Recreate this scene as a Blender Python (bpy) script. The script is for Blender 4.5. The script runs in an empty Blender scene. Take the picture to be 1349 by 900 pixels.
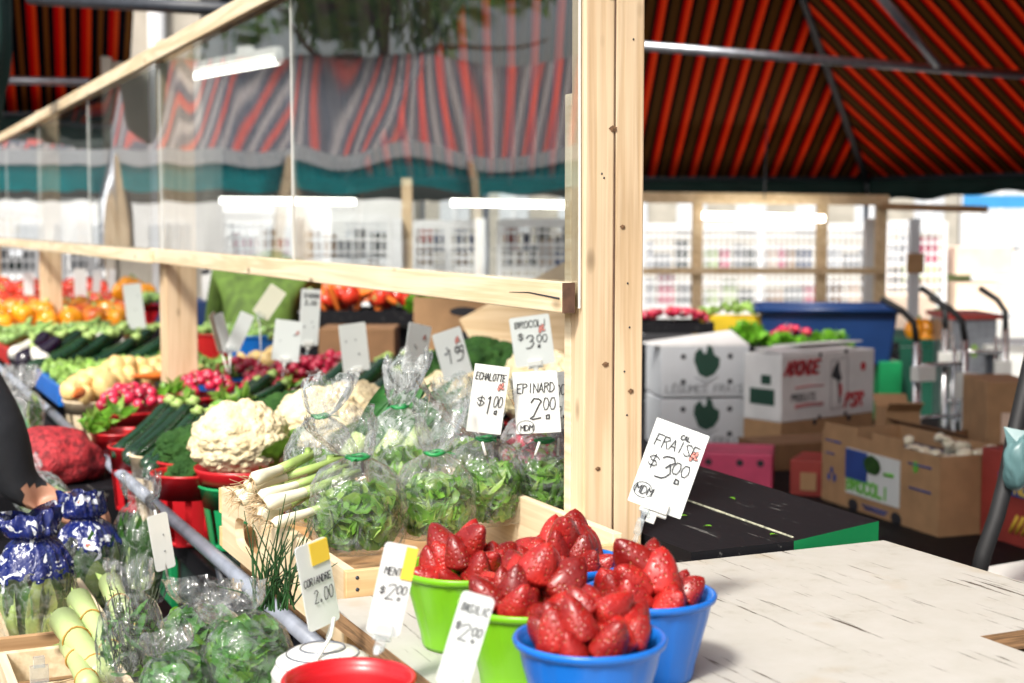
import bpy, bmesh, math, random
from mathutils import Vector, Matrix, noise
random.seed(7)
PI=math.pi; R_=math.radians
SC=bpy.context.scene; COL=SC.collection
# ------------------------------------------------------------------ camera frame (stall axes: +Y runs along the stall, +X across it)
F=1950.; CX,CY=674.5,450.; PIT=math.atan(151/F); A=R_(24.45); H=1.6
cam=bpy.data.cameras.new('camera'); camo=bpy.data.objects.new('camera',cam); COL.objects.link(camo)
camo.location=(0,0,H); camo.rotation_mode='XYZ'; camo.rotation_euler=(PI/2-PIT,0,-A)
cam.sensor_width=36; cam.lens=F/1349*36; cam.clip_end=500; cam.clip_start=.05
cam.dof.use_dof=True; cam.dof.focus_distance=1.72; cam.dof.aperture_fstop=6.3
SC.camera=camo
def ray(px,py):
    x=(px-CX)/F; y=-(py-CY)/F
    f=(math.sin(A)*math.cos(PIT),math.cos(A)*math.cos(PIT),-math.sin(PIT)); r=(math.cos(A),-math.sin(A),0)
    u=(math.sin(A)*math.sin(PIT),math.cos(A)*math.sin(PIT),math.cos(PIT))
    return Vector([f[i]+x*r[i]+y*u[i] for i in range(3)])
def at(px,py,d): return Vector((0,0,H))+ray(px,py)*d
def hz(px,py,z):
    r=ray(px,py); return Vector((0,0,H))+r*((z-H)/r.z)
RT=Vector((math.cos(A),-math.sin(A),0)); FW=Vector((math.sin(A),math.cos(A),0)); UP=Vector((0,0,1))
# ------------------------------------------------------------------ materials
def nt(name):
    m=bpy.data.materials.new(name); m.use_nodes=True; t=m.node_tree; t.nodes.clear()
    return m,t,t.nodes,t.links
def rgb(c): return (c[0],c[1],c[2],1)
def M(name,col,rough=.5,var=.12,scale=12,bump=0,bscale=60,spec=.5,stretch=(1,1,1),col2=None,detail=4,sss=0,coat=0,transl=0,metal=0,sheen=0,lo=.35,hi=.65,rnd=0):
    m,t,N,L=nt(name)
    out=N.new('ShaderNodeOutputMaterial'); b=N.new('ShaderNodeBsdfPrincipled')
    tc=N.new('ShaderNodeTexCoord'); mp=N.new('ShaderNodeMapping'); mp.inputs['Scale'].default_value=stretch
    L.new(tc.outputs['Object'],mp.inputs['Vector'])
    n=N.new('ShaderNodeTexNoise'); n.inputs['Scale'].default_value=scale; n.inputs['Detail'].default_value=detail
    L.new(mp.outputs[0],n.inputs['Vector'])
    r=N.new('ShaderNodeValToRGB'); e=r.color_ramp.elements
    e[0].position=lo; e[1].position=hi
    if col2 is None:
        e[0].color=rgb([c*(1-var) for c in col]); e[1].color=rgb([min(1,c*(1+var)) for c in col])
    else: e[0].color=rgb(col); e[1].color=rgb(col2)
    L.new(n.outputs['Fac'],r.inputs['Fac']); src=r.outputs[0]
    if rnd:
        oi=N.new('ShaderNodeObjectInfo'); hs=N.new('ShaderNodeHueSaturation'); ma=N.new('ShaderNodeMapRange')
        ma.inputs['To Min'].default_value=1-rnd; ma.inputs['To Max'].default_value=1+rnd
        L.new(oi.outputs['Random'],ma.inputs['Value']); L.new(ma.outputs[0],hs.inputs['Value']); L.new(src,hs.inputs['Color']); src=hs.outputs[0]
    L.new(src,b.inputs['Base Color'])
    b.inputs['Roughness'].default_value=rough; b.inputs['Specular IOR Level'].default_value=spec
    b.inputs['Metallic'].default_value=metal
    if coat: b.inputs['Coat Weight'].default_value=coat; b.inputs['Coat Roughness'].default_value=.1
    if sss:
        b.inputs['Subsurface Weight'].default_value=sss; b.inputs['Subsurface Radius'].default_value=(.006,.003,.002); b.inputs['Subsurface Scale'].default_value=1
    if bump:
        n2=N.new('ShaderNodeTexNoise'); n2.inputs['Scale'].default_value=bscale; n2.inputs['Detail'].default_value=5
        L.new(mp.outputs[0],n2.inputs['Vector'])
        bp=N.new('ShaderNodeBump'); bp.inputs['Strength'].default_value=bump; bp.inputs['Distance'].default_value=.004
        L.new(n2.outputs['Fac'],bp.inputs['Height']); L.new(bp.outputs[0],b.inputs['Normal'])
    if transl:
        tr=N.new('ShaderNodeBsdfTranslucent'); L.new(src,tr.inputs['Color']); mx=N.new('ShaderNodeMixShader'); mx.inputs[0].default_value=transl
        L.new(b.outputs[0],mx.inputs[1]); L.new(tr.outputs[0],mx.inputs[2]); L.new(mx.outputs[0],out.inputs[0])
    else: L.new(b.outputs[0],out.inputs[0])
    return m
def wood(name,c1,c2,axis=2,rough=.6,knots=True,spec=.25,fine=1.0,k=None):
    """sawn softwood: grain lines along one axis, a few knots, saw marks"""
    m,t,N,L=nt(name); out=N.new('ShaderNodeOutputMaterial'); b=N.new('ShaderNodeBsdfPrincipled')
    tc=N.new('ShaderNodeTexCoord'); mp=N.new('ShaderNodeMapping'); s=[16*fine]*3; s[axis]=.9; mp.inputs['Scale'].default_value=s
    L.new(tc.outputs['Object'],mp.inputs['Vector'])
    n1=N.new('ShaderNodeTexNoise'); n1.inputs['Scale'].default_value=1.3; n1.inputs['Detail'].default_value=3; n1.inputs['Distortion'].default_value=.6; L.new(mp.outputs[0],n1.inputs['Vector'])
    w=N.new('ShaderNodeMath'); w.operation='MULTIPLY'; w.inputs[1].default_value=26; L.new(n1.outputs['Fac'],w.inputs[0])
    sn=N.new('ShaderNodeMath'); sn.operation='SINE'; L.new(w.outputs[0],sn.inputs[0])
    mr=N.new('ShaderNodeMapRange'); mr.inputs['From Min'].default_value=-1; L.new(sn.outputs[0],mr.inputs['Value'])
    mp2=N.new('ShaderNodeMapping'); s2=[260*fine]*3; s2[axis]=5; mp2.inputs['Scale'].default_value=s2; L.new(tc.outputs['Object'],mp2.inputs['Vector'])
    n2=N.new('ShaderNodeTexNoise'); n2.inputs['Scale'].default_value=1; n2.inputs['Detail'].default_value=2; L.new(mp2.outputs[0],n2.inputs['Vector'])
    ad=N.new('ShaderNodeMath'); ad.operation='MULTIPLY_ADD'; ad.inputs[1].default_value=.45; L.new(mr.outputs[0],ad.inputs[0]); 
    m3=N.new('ShaderNodeMath'); m3.operation='MULTIPLY'; m3.inputs[1].default_value=.6; L.new(n2.outputs['Fac'],m3.inputs[0]); L.new(m3.outputs[0],ad.inputs[2])
    r=N.new('ShaderNodeValToRGB'); r.color_ramp.elements[0].color=rgb(c1); r.color_ramp.elements[1].color=rgb(c2); r.color_ramp.elements[0].position=.15; r.color_ramp.elements[1].position=.8
    L.new(ad.outputs[0],r.inputs['Fac']); src=r.outputs[0]
    n5=N.new('ShaderNodeTexNoise'); n5.inputs['Scale'].default_value=5; n5.inputs['Detail'].default_value=4; L.new(tc.outputs['Object'],n5.inputs['Vector'])
    mr5=N.new('ShaderNodeMapRange'); mr5.inputs['To Min'].default_value=.78; mr5.inputs['To Max'].default_value=1.2; L.new(n5.outputs['Fac'],mr5.inputs['Value'])
    hs=N.new('ShaderNodeHueSaturation'); L.new(mr5.outputs[0],hs.inputs['Value']); L.new(src,hs.inputs['Color']); src=hs.outputs[0]
    if knots:
        mp3=N.new('ShaderNodeMapping'); s3=[9.]*3; s3[axis]=4.; mp3.inputs['Scale'].default_value=s3; mp3.inputs['Location'].default_value=(.3,.1,.4); L.new(tc.outputs['Object'],mp3.inputs['Vector'])
        v=N.new('ShaderNodeTexVoronoi'); v.inputs['Scale'].default_value=1.6; L.new(mp3.outputs[0],v.inputs['Vector'])
        r2=N.new('ShaderNodeValToRGB'); e=r2.color_ramp.elements; e[0].position=.03; e[0].color=(.9,.9,.9,1); e[1].position=.13; e[1].color=(0,0,0,1); L.new(v.outputs['Distance'],r2.inputs['Fac'])
        mx=N.new('ShaderNodeMix'); mx.data_type='RGBA'; L.new(r2.outputs[0],mx.inputs['Factor']); L.new(src,mx.inputs[6]); mx.inputs[7].default_value=rgb([c*.3 for c in c1]); src=mx.outputs[2]
    L.new(src,b.inputs['Base Color']); b.inputs['Roughness'].default_value=rough; b.inputs['Specular IOR Level'].default_value=spec
    bp=N.new('ShaderNodeBump'); bp.inputs['Strength'].default_value=.35; bp.inputs['Distance'].default_value=.0015; L.new(ad.outputs[0],bp.inputs['Height']); L.new(bp.outputs[0],b.inputs['Normal'])
    L.new(b.outputs[0],out.inputs[0]); return m
def schlick(N,L,f0):
    lw=N.new('ShaderNodeLayerWeight'); lw.inputs['Blend'].default_value=.5
    p=N.new('ShaderNodeMath'); p.operation='POWER'; p.inputs[1].default_value=5; L.new(lw.outputs['Facing'],p.inputs[0])
    q=N.new('ShaderNodeMath'); q.operation='MULTIPLY_ADD'; q.inputs[1].default_value=1-f0; q.inputs[2].default_value=f0; L.new(p.outputs[0],q.inputs[0])
    return q.outputs[0],lw
def clear_sheet(name,f0=.045,milk=.03):
    """thin clear acrylic: transmits straight through, mirrors by angle, a little scratched haze"""
    m,t,N,L=nt(name); out=N.new('ShaderNodeOutputMaterial'); fr,lw=schlick(N,L,f0)
    tr=N.new('ShaderNodeBsdfTransparent'); tr.inputs[0].default_value=(.95,.97,.965,1); gl=N.new('ShaderNodeBsdfGlossy'); gl.inputs['Roughness'].default_value=.012
    mx=N.new('ShaderNodeMixShader'); L.new(fr,mx.inputs[0]); L.new(tr.outputs[0],mx.inputs[1]); L.new(gl.outputs[0],mx.inputs[2])
    di=N.new('ShaderNodeBsdfDiffuse'); di.inputs[0].default_value=(.8,.85,.87,1)
    tc=N.new('ShaderNodeTexCoord'); mp=N.new('ShaderNodeMapping'); mp.inputs['Scale'].default_value=(1,18,40); mp.inputs['Rotation'].default_value=(.5,0,0); L.new(tc.outputs['Object'],mp.inputs['Vector'])
    n=N.new('ShaderNodeTexNoise'); n.inputs['Scale'].default_value=3; n.inputs['Detail'].default_value=8; L.new(mp.outputs[0],n.inputs['Vector'])
    r=N.new('ShaderNodeValToRGB'); r.color_ramp.elements[0].position=.56; r.color_ramp.elements[0].color=(milk,milk,milk,1); r.color_ramp.elements[1].position=.80; r.color_ramp.elements[1].color=(milk*4,)*3+(1,)
    L.new(n.outputs['Fac'],r.inputs['Fac'])
    m2=N.new('ShaderNodeMixShader'); L.new(r.outputs[0],m2.inputs[0]); L.new(mx.outputs[0],m2.inputs[1]); L.new(di.outputs[0],m2.inputs[2])
    L.new(m2.outputs[0],out.inputs[0]); return m
def film(name,milk=.12,printed=None,z0=0,z1=1):
    """crinkled cellophane, optionally printed above a height"""
    m,t,N,L=nt(name); out=N.new('ShaderNodeOutputMaterial')
    tc=N.new('ShaderNodeTexCoord')
    v=N.new('ShaderNodeTexNoise'); v.inputs['Scale'].default_value=26; v.inputs['Detail'].default_value=4; v.inputs['Distortion'].default_value=1.2; L.new(tc.outputs['Object'],v.inputs['Vector'])
    ab=N.new('ShaderNodeMath'); ab.operation='SUBTRACT'; ab.inputs[1].default_value=.5; L.new(v.outputs['Fac'],ab.inputs[0])
    a2=N.new('ShaderNodeMath'); a2.operation='ABSOLUTE'; L.new(ab.outputs[0],a2.inputs[0])
    bp=N.new('ShaderNodeBump'); bp.inputs['Strength'].default_value=.8; bp.inputs['Distance'].default_value=.012; L.new(a2.outputs[0],bp.inputs['Height'])
    fr,lw=schlick(N,L,.06); L.new(bp.outputs[0],lw.inputs['Normal'])
    tr=N.new('ShaderNodeBsdfTransparent'); tr.inputs[0].default_value=(.985,.99,.99,1)
    gl=N.new('ShaderNodeBsdfGlossy'); gl.inputs['Roughness'].default_value=.07; L.new(bp.outputs[0],gl.inputs['Normal'])
    mx=N.new('ShaderNodeMixShader'); L.new(fr,mx.inputs[0]); L.new(tr.outputs[0],mx.inputs[1]); L.new(gl.outputs[0],mx.inputs[2])
    di=N.new('ShaderNodeBsdfDiffuse'); di.inputs[0].default_value=(.85,.9,.92,1); L.new(bp.outputs[0],di.inputs['Normal'])
    tl=N.new('ShaderNodeBsdfTranslucent'); tl.inputs[0].default_value=(.85,.9,.92,1)
    dm=N.new('ShaderNodeMixShader'); dm.inputs[0].default_value=.5; L.new(di.outputs[0],dm.inputs[1]); L.new(tl.outputs[0],dm.inputs[2])
    r=N.new('ShaderNodeValToRGB'); e=r.color_ramp.elements; e[0].position=.0; e[0].color=(min(1,milk*2.6),)*3+(1,); e[1].position=.07; e[1].color=(milk*.45,)*3+(1,); L.new(a2.outputs[0],r.inputs['Fac'])
    m2=N.new('ShaderNodeMixShader'); L.new(r.outputs[0],m2.inputs[0]); L.new(mx.outputs[0],m2.inputs[1]); L.new(dm.outputs[0],m2.inputs[2])
    last=m2.outputs[0]
    if printed:
        b=N.new('ShaderNodeBsdfPrincipled'); b.inputs['Roughness'].default_value=.18
        n=N.new('ShaderNodeTexNoise'); n.inputs['Scale'].default_value=34; n.inputs['Detail'].default_value=5; n.inputs['Distortion'].default_value=1.5; L.new(tc.outputs['Object'],n.inputs['Vector'])
        rr=N.new('ShaderNodeValToRGB'); rr.color_ramp.interpolation='CONSTANT'; e=rr.color_ramp.elements; e[0].position=0; e[0].color=rgb(printed); e[1].position=.60; e[1].color=(.66,.70,.76,1); q=e.new(.70); q.color=(.5,.02,.05,1); q=e.new(.73); q.color=(.12,.5,.06,1)
        L.new(n.outputs['Fac'],rr.inputs['Fac']); L.new(rr.outputs[0],b.inputs['Base Color']); L.new(bp.outputs[0],b.inputs['Normal'])
        sx=N.new('ShaderNodeSeparateXYZ'); L.new(tc.outputs['Object'],sx.inputs[0])
        wz=N.new('ShaderNodeMath'); wz.operation='MULTIPLY_ADD'; wz.inputs[1].default_value=.11; L.new(n.outputs['Fac'],wz.inputs[0]); L.new(sx.outputs[2],wz.inputs[2])
        c1=N.new('ShaderNodeMath'); c1.operation='GREATER_THAN'; c1.inputs[1].default_value=z0; L.new(wz.outputs[0],c1.inputs[0])
        c2=N.new('ShaderNodeMath'); c2.operation='MULTIPLY'; c2.inputs[1].default_value=.93; L.new(c1.outputs[0],c2.inputs[0])
        m3=N.new('ShaderNodeMixShader'); L.new(c2.outputs[0],m3.inputs[0]); L.new(last,m3.inputs[1]); L.new(b.outputs[0],m3.inputs[2]); last=m3.outputs[0]
    L.new(last,out.inputs[0]); return m
def stripes(name,period,cols,transl=.5,coord='UV'):
    m,t,N,L=nt(name); out=N.new('ShaderNodeOutputMaterial'); b=N.new('ShaderNodeBsdfDiffuse'); tl=N.new('ShaderNodeBsdfTranslucent')
    uv=N.new('ShaderNodeUVMap'); sx=N.new('ShaderNodeSeparateXYZ'); L.new(uv.outputs[0],sx.inputs[0])
    d=N.new('ShaderNodeMath'); d.operation='DIVIDE'; d.inputs[1].default_value=period; L.new(sx.outputs[0],d.inputs[0])
    fr=N.new('ShaderNodeMath'); fr.operation='FRACT'; L.new(d.outputs[0],fr.inputs[0])
    r=N.new('ShaderNodeValToRGB'); r.color_ramp.interpolation='CONSTANT'; e=r.color_ramp.elements
    e[0].position=0; e[0].color=rgb(cols[0][1]); e[1].position=cols[1][0]; e[1].color=rgb(cols[1][1])
    for p,c in cols[2:]: q=e.new(p); q.color=rgb(c)
    L.new(fr.outputs[0],r.inputs['Fac']); L.new(r.outputs[0],b.inputs[0]); L.new(r.outputs[0],tl.inputs[0])
    mx=N.new('ShaderNodeMixShader'); mx.inputs[0].default_value=transl; L.new(b.outputs[0],mx.inputs[1]); L.new(tl.outputs[0],mx.inputs[2]); L.new(mx.outputs[0],out.inputs[0]); return m
def emit(name,col,s):
    m,t,N,L=nt(name); out=N.new('ShaderNodeOutputMaterial'); e=N.new('ShaderNodeEmission'); e.inputs[0].default_value=rgb(col); e.inputs[1].default_value=s; L.new(e.outputs[0],out.inputs[0]); return m
def pitted(name,base,seed,scale,pit=.20,rough=.33,depth=.0011,sss=.10,rnd=.38):
    m,t,N,L=nt(name); out=N.new('ShaderNodeOutputMaterial'); b=N.new('ShaderNodeBsdfPrincipled'); tc=N.new('ShaderNodeTexCoord')
    mp=N.new('ShaderNodeMapping'); mp.inputs['Scale'].default_value=(1,1,.72); L.new(tc.outputs['Object'],mp.inputs[0])
    v=N.new('ShaderNodeTexVoronoi'); v.inputs['Scale'].default_value=scale; v.inputs['Randomness'].default_value=.55; L.new(mp.outputs[0],v.inputs['Vector'])
    r=N.new('ShaderNodeValToRGB'); e=r.color_ramp.elements; e[0].position=pit*.6; e[0].color=(1,1,1,1); e[1].position=pit; e[1].color=(0,0,0,1); L.new(v.outputs['Distance'],r.inputs['Fac'])
    n=N.new('ShaderNodeTexNoise'); n.inputs['Scale'].default_value=45; n.inputs['Detail'].default_value=3; L.new(tc.outputs['Object'],n.inputs['Vector'])
    rr=N.new('ShaderNodeValToRGB'); e=rr.color_ramp.elements; e[0].position=.3; e[0].color=rgb([c*.62 for c in base]); e[1].position=.7; e[1].color=rgb([base[0]*1.25,base[1]*2.2,base[2]*1.6]); L.new(n.outputs['Fac'],rr.inputs['Fac'])
    oi=N.new('ShaderNodeObjectInfo'); hs=N.new('ShaderNodeHueSaturation'); ma=N.new('ShaderNodeMapRange'); ma.inputs['To Min'].default_value=1-rnd; ma.inputs['To Max'].default_value=1+rnd; L.new(oi.outputs['Random'],ma.inputs['Value']); L.new(ma.outputs[0],hs.inputs['Value']); L.new(rr.outputs[0],hs.inputs['Color'])
    mx=N.new('ShaderNodeMix'); mx.data_type='RGBA'; L.new(r.outputs[0],mx.inputs['Factor']); L.new(hs.outputs[0],mx.inputs[6]); mx.inputs[7].default_value=rgb(seed)
    L.new(mx.outputs[2],b.inputs['Base Color']); b.inputs['Roughness'].default_value=rough
    b.inputs['Subsurface Weight'].default_value=sss; b.inputs['Subsurface Radius'].default_value=(.008,.002,.001); b.inputs['Subsurface Scale'].default_value=1
    sm=N.new('ShaderNodeMapRange'); sm.interpolation_type='SMOOTHSTEP'; sm.inputs['From Max'].default_value=.5; L.new(v.outputs['Distance'],sm.inputs['Value'])
    bp=N.new('ShaderNodeBump'); bp.inputs['Strength'].default_value=.8; bp.inputs['Distance'].default_value=depth; L.new(sm.outputs[0],bp.inputs['Height']); L.new(bp.outputs[0],b.inputs['Normal'])
    L.new(b.outputs[0],out.inputs[0]); return m
def floret(name,c1,c2,scale,bump=.8,dist=.003):
    m,t,N,L=nt(name); out=N.new('ShaderNodeOutputMaterial'); b=N.new('ShaderNodeBsdfPrincipled'); tc=N.new('ShaderNodeTexCoord')
    v=N.new('ShaderNodeTexVoronoi'); v.inputs['Scale'].default_value=scale; L.new(tc.outputs['Object'],v.inputs['Vector'])
    n=N.new('ShaderNodeTexNoise'); n.inputs['Scale'].default_value=30; n.inputs['Detail'].default_value=4; L.new(tc.outputs['Object'],n.inputs['Vector'])
    r=N.new('ShaderNodeValToRGB'); e=r.color_ramp.elements; e[0].position=.3; e[0].color=rgb(c1); e[1].position=.65; e[1].color=rgb(c2); L.new(n.outputs['Fac'],r.inputs['Fac']); L.new(r.outputs[0],b.inputs['Base Color'])
    b.inputs['Roughness'].default_value=.7; b.inputs['Specular IOR Level'].default_value=.2
    bp=N.new('ShaderNodeBump'); bp.invert=True; bp.inputs['Strength'].default_value=bump; bp.inputs['Distance'].default_value=dist; L.new(v.outputs['Distance'],bp.inputs['Height']); L.new(bp.outputs[0],b.inputs['Normal'])
    L.new(b.outputs[0],out.inputs[0]); return m
def plywood(name):
    m,t,N,L=nt(name); out=N.new('ShaderNodeOutputMaterial'); b=N.new('ShaderNodeBsdfPrincipled'); tc=N.new('ShaderNodeTexCoord')
    n=N.new('ShaderNodeTexNoise'); n.inputs['Scale'].default_value=16; n.inputs['Detail'].default_value=9; n.inputs['Roughness'].default_value=.7; L.new(tc.outputs['Object'],n.inputs['Vector'])
    r=N.new('ShaderNodeValToRGB'); e=r.color_ramp.elements; e[0].position=.3; e[0].color=(.37,.355,.30,1); e[1].position=.42; e[1].color=(.455,.445,.40,1); q=e.new(.72); q.color=(.50,.49,.455,1); L.new(n.outputs['Fac'],r.inputs['Fac'])
    mp=N.new('ShaderNodeMapping'); mp.inputs['Scale'].default_value=(130,7,1); mp.inputs['Rotation'].default_value=(0,0,.05); L.new(tc.outputs['Object'],mp.inputs['Vector'])
    n2=N.new('ShaderNodeTexNoise'); n2.inputs['Scale'].default_value=1.0; n2.inputs['Detail'].default_value=6; n2.inputs['Roughness'].default_value=.65; L.new(mp.outputs[0],n2.inputs['Vector'])
    r2=N.new('ShaderNodeValToRGB'); e=r2.color_ramp.elements; e[0].position=.612; e[0].color=(0,0,0,1); e[1].position=.665; e[1].color=(1,1,1,1); L.new(n2.outputs['Fac'],r2.inputs['Fac'])
    mx=N.new('ShaderNodeMix'); mx.data_type='RGBA'; L.new(r2.outputs[0],mx.inputs['Factor']); L.new(r.outputs[0],mx.inputs[6]); mx.inputs[7].default_value=(.075,.06,.045,1)
    # yellowed wear patches
    n3=N.new('ShaderNodeTexNoise'); n3.inputs['Scale'].default_value=11; n3.inputs['Detail'].default_value=5; L.new(tc.outputs['Object'],n3.inputs['Vector'])
    r3=N.new('ShaderNodeValToRGB'); e=r3.color_ramp.elements; e[0].position=.60; e[0].color=(0,0,0,1); e[1].position=.8; e[1].color=(.5,.5,.5,1); L.new(n3.outputs['Fac'],r3.inputs['Fac'])
    mx2=N.new('ShaderNodeMix'); mx2.data_type='RGBA'; L.new(r3.outputs[0],mx2.inputs['Factor']); L.new(mx.outputs[2],mx2.inputs[6]); mx2.inputs[7].default_value=(.38,.27,.12,1)
    L.new(mx2.outputs[2],b.inputs['Base Color']); b.inputs['Roughness'].default_value=.5; b.inputs['Specular IOR Level'].default_value=.3
    ad=N.new('ShaderNodeMath'); ad.operation='SUBTRACT'; L.new(n.outputs['Fac'],ad.inputs[0]); L.new(r2.outputs[0],ad.inputs[1])
    bp=N.new('ShaderNodeBump'); bp.inputs['Strength'].default_value=.35; bp.inputs['Distance'].default_value=.002; L.new(ad.outputs[0],bp.inputs['Height']); L.new(bp.outputs[0],b.inputs['Normal'])
    L.new(b.outputs[0],out.inputs[0]); return m
def scratched(name,base,mark,lo=.66,scale=(60,8,60)):
    m,t,N,L=nt(name); out=N.new('ShaderNodeOutputMaterial'); b=N.new('ShaderNodeBsdfPrincipled'); tc=N.new('ShaderNodeTexCoord')
    mp=N.new('ShaderNodeMapping'); mp.inputs['Scale'].default_value=scale; mp.inputs['Rotation'].default_value=(0,0,.7); L.new(tc.outputs['Object'],mp.inputs['Vector'])
    n=N.new('ShaderNodeTexNoise'); n.inputs['Scale'].default_value=1; n.inputs['Detail'].default_value=9; n.inputs['Roughness'].default_value=.75; L.new(mp.outputs[0],n.inputs['Vector'])
    r=N.new('ShaderNodeValToRGB'); e=r.color_ramp.elements; e[0].position=lo; e[0].color=rgb(base); e[1].position=lo+.1; e[1].color=rgb(mark); L.new(n.outputs['Fac'],r.inputs['Fac']); L.new(r.outputs[0],b.inputs['Base Color'])
    b.inputs['Roughness'].default_value=.55; b.inputs['Specular IOR Level'].default_value=.12
    bp=N.new('ShaderNodeBump'); bp.inputs['Strength'].default_value=.4; bp.inputs['Distance'].default_value=.002; L.new(n.outputs['Fac'],bp.inputs['Height']); L.new(bp.outputs[0],b.inputs['Normal'])
    L.new(b.outputs[0],out.inputs[0]); return m
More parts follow.
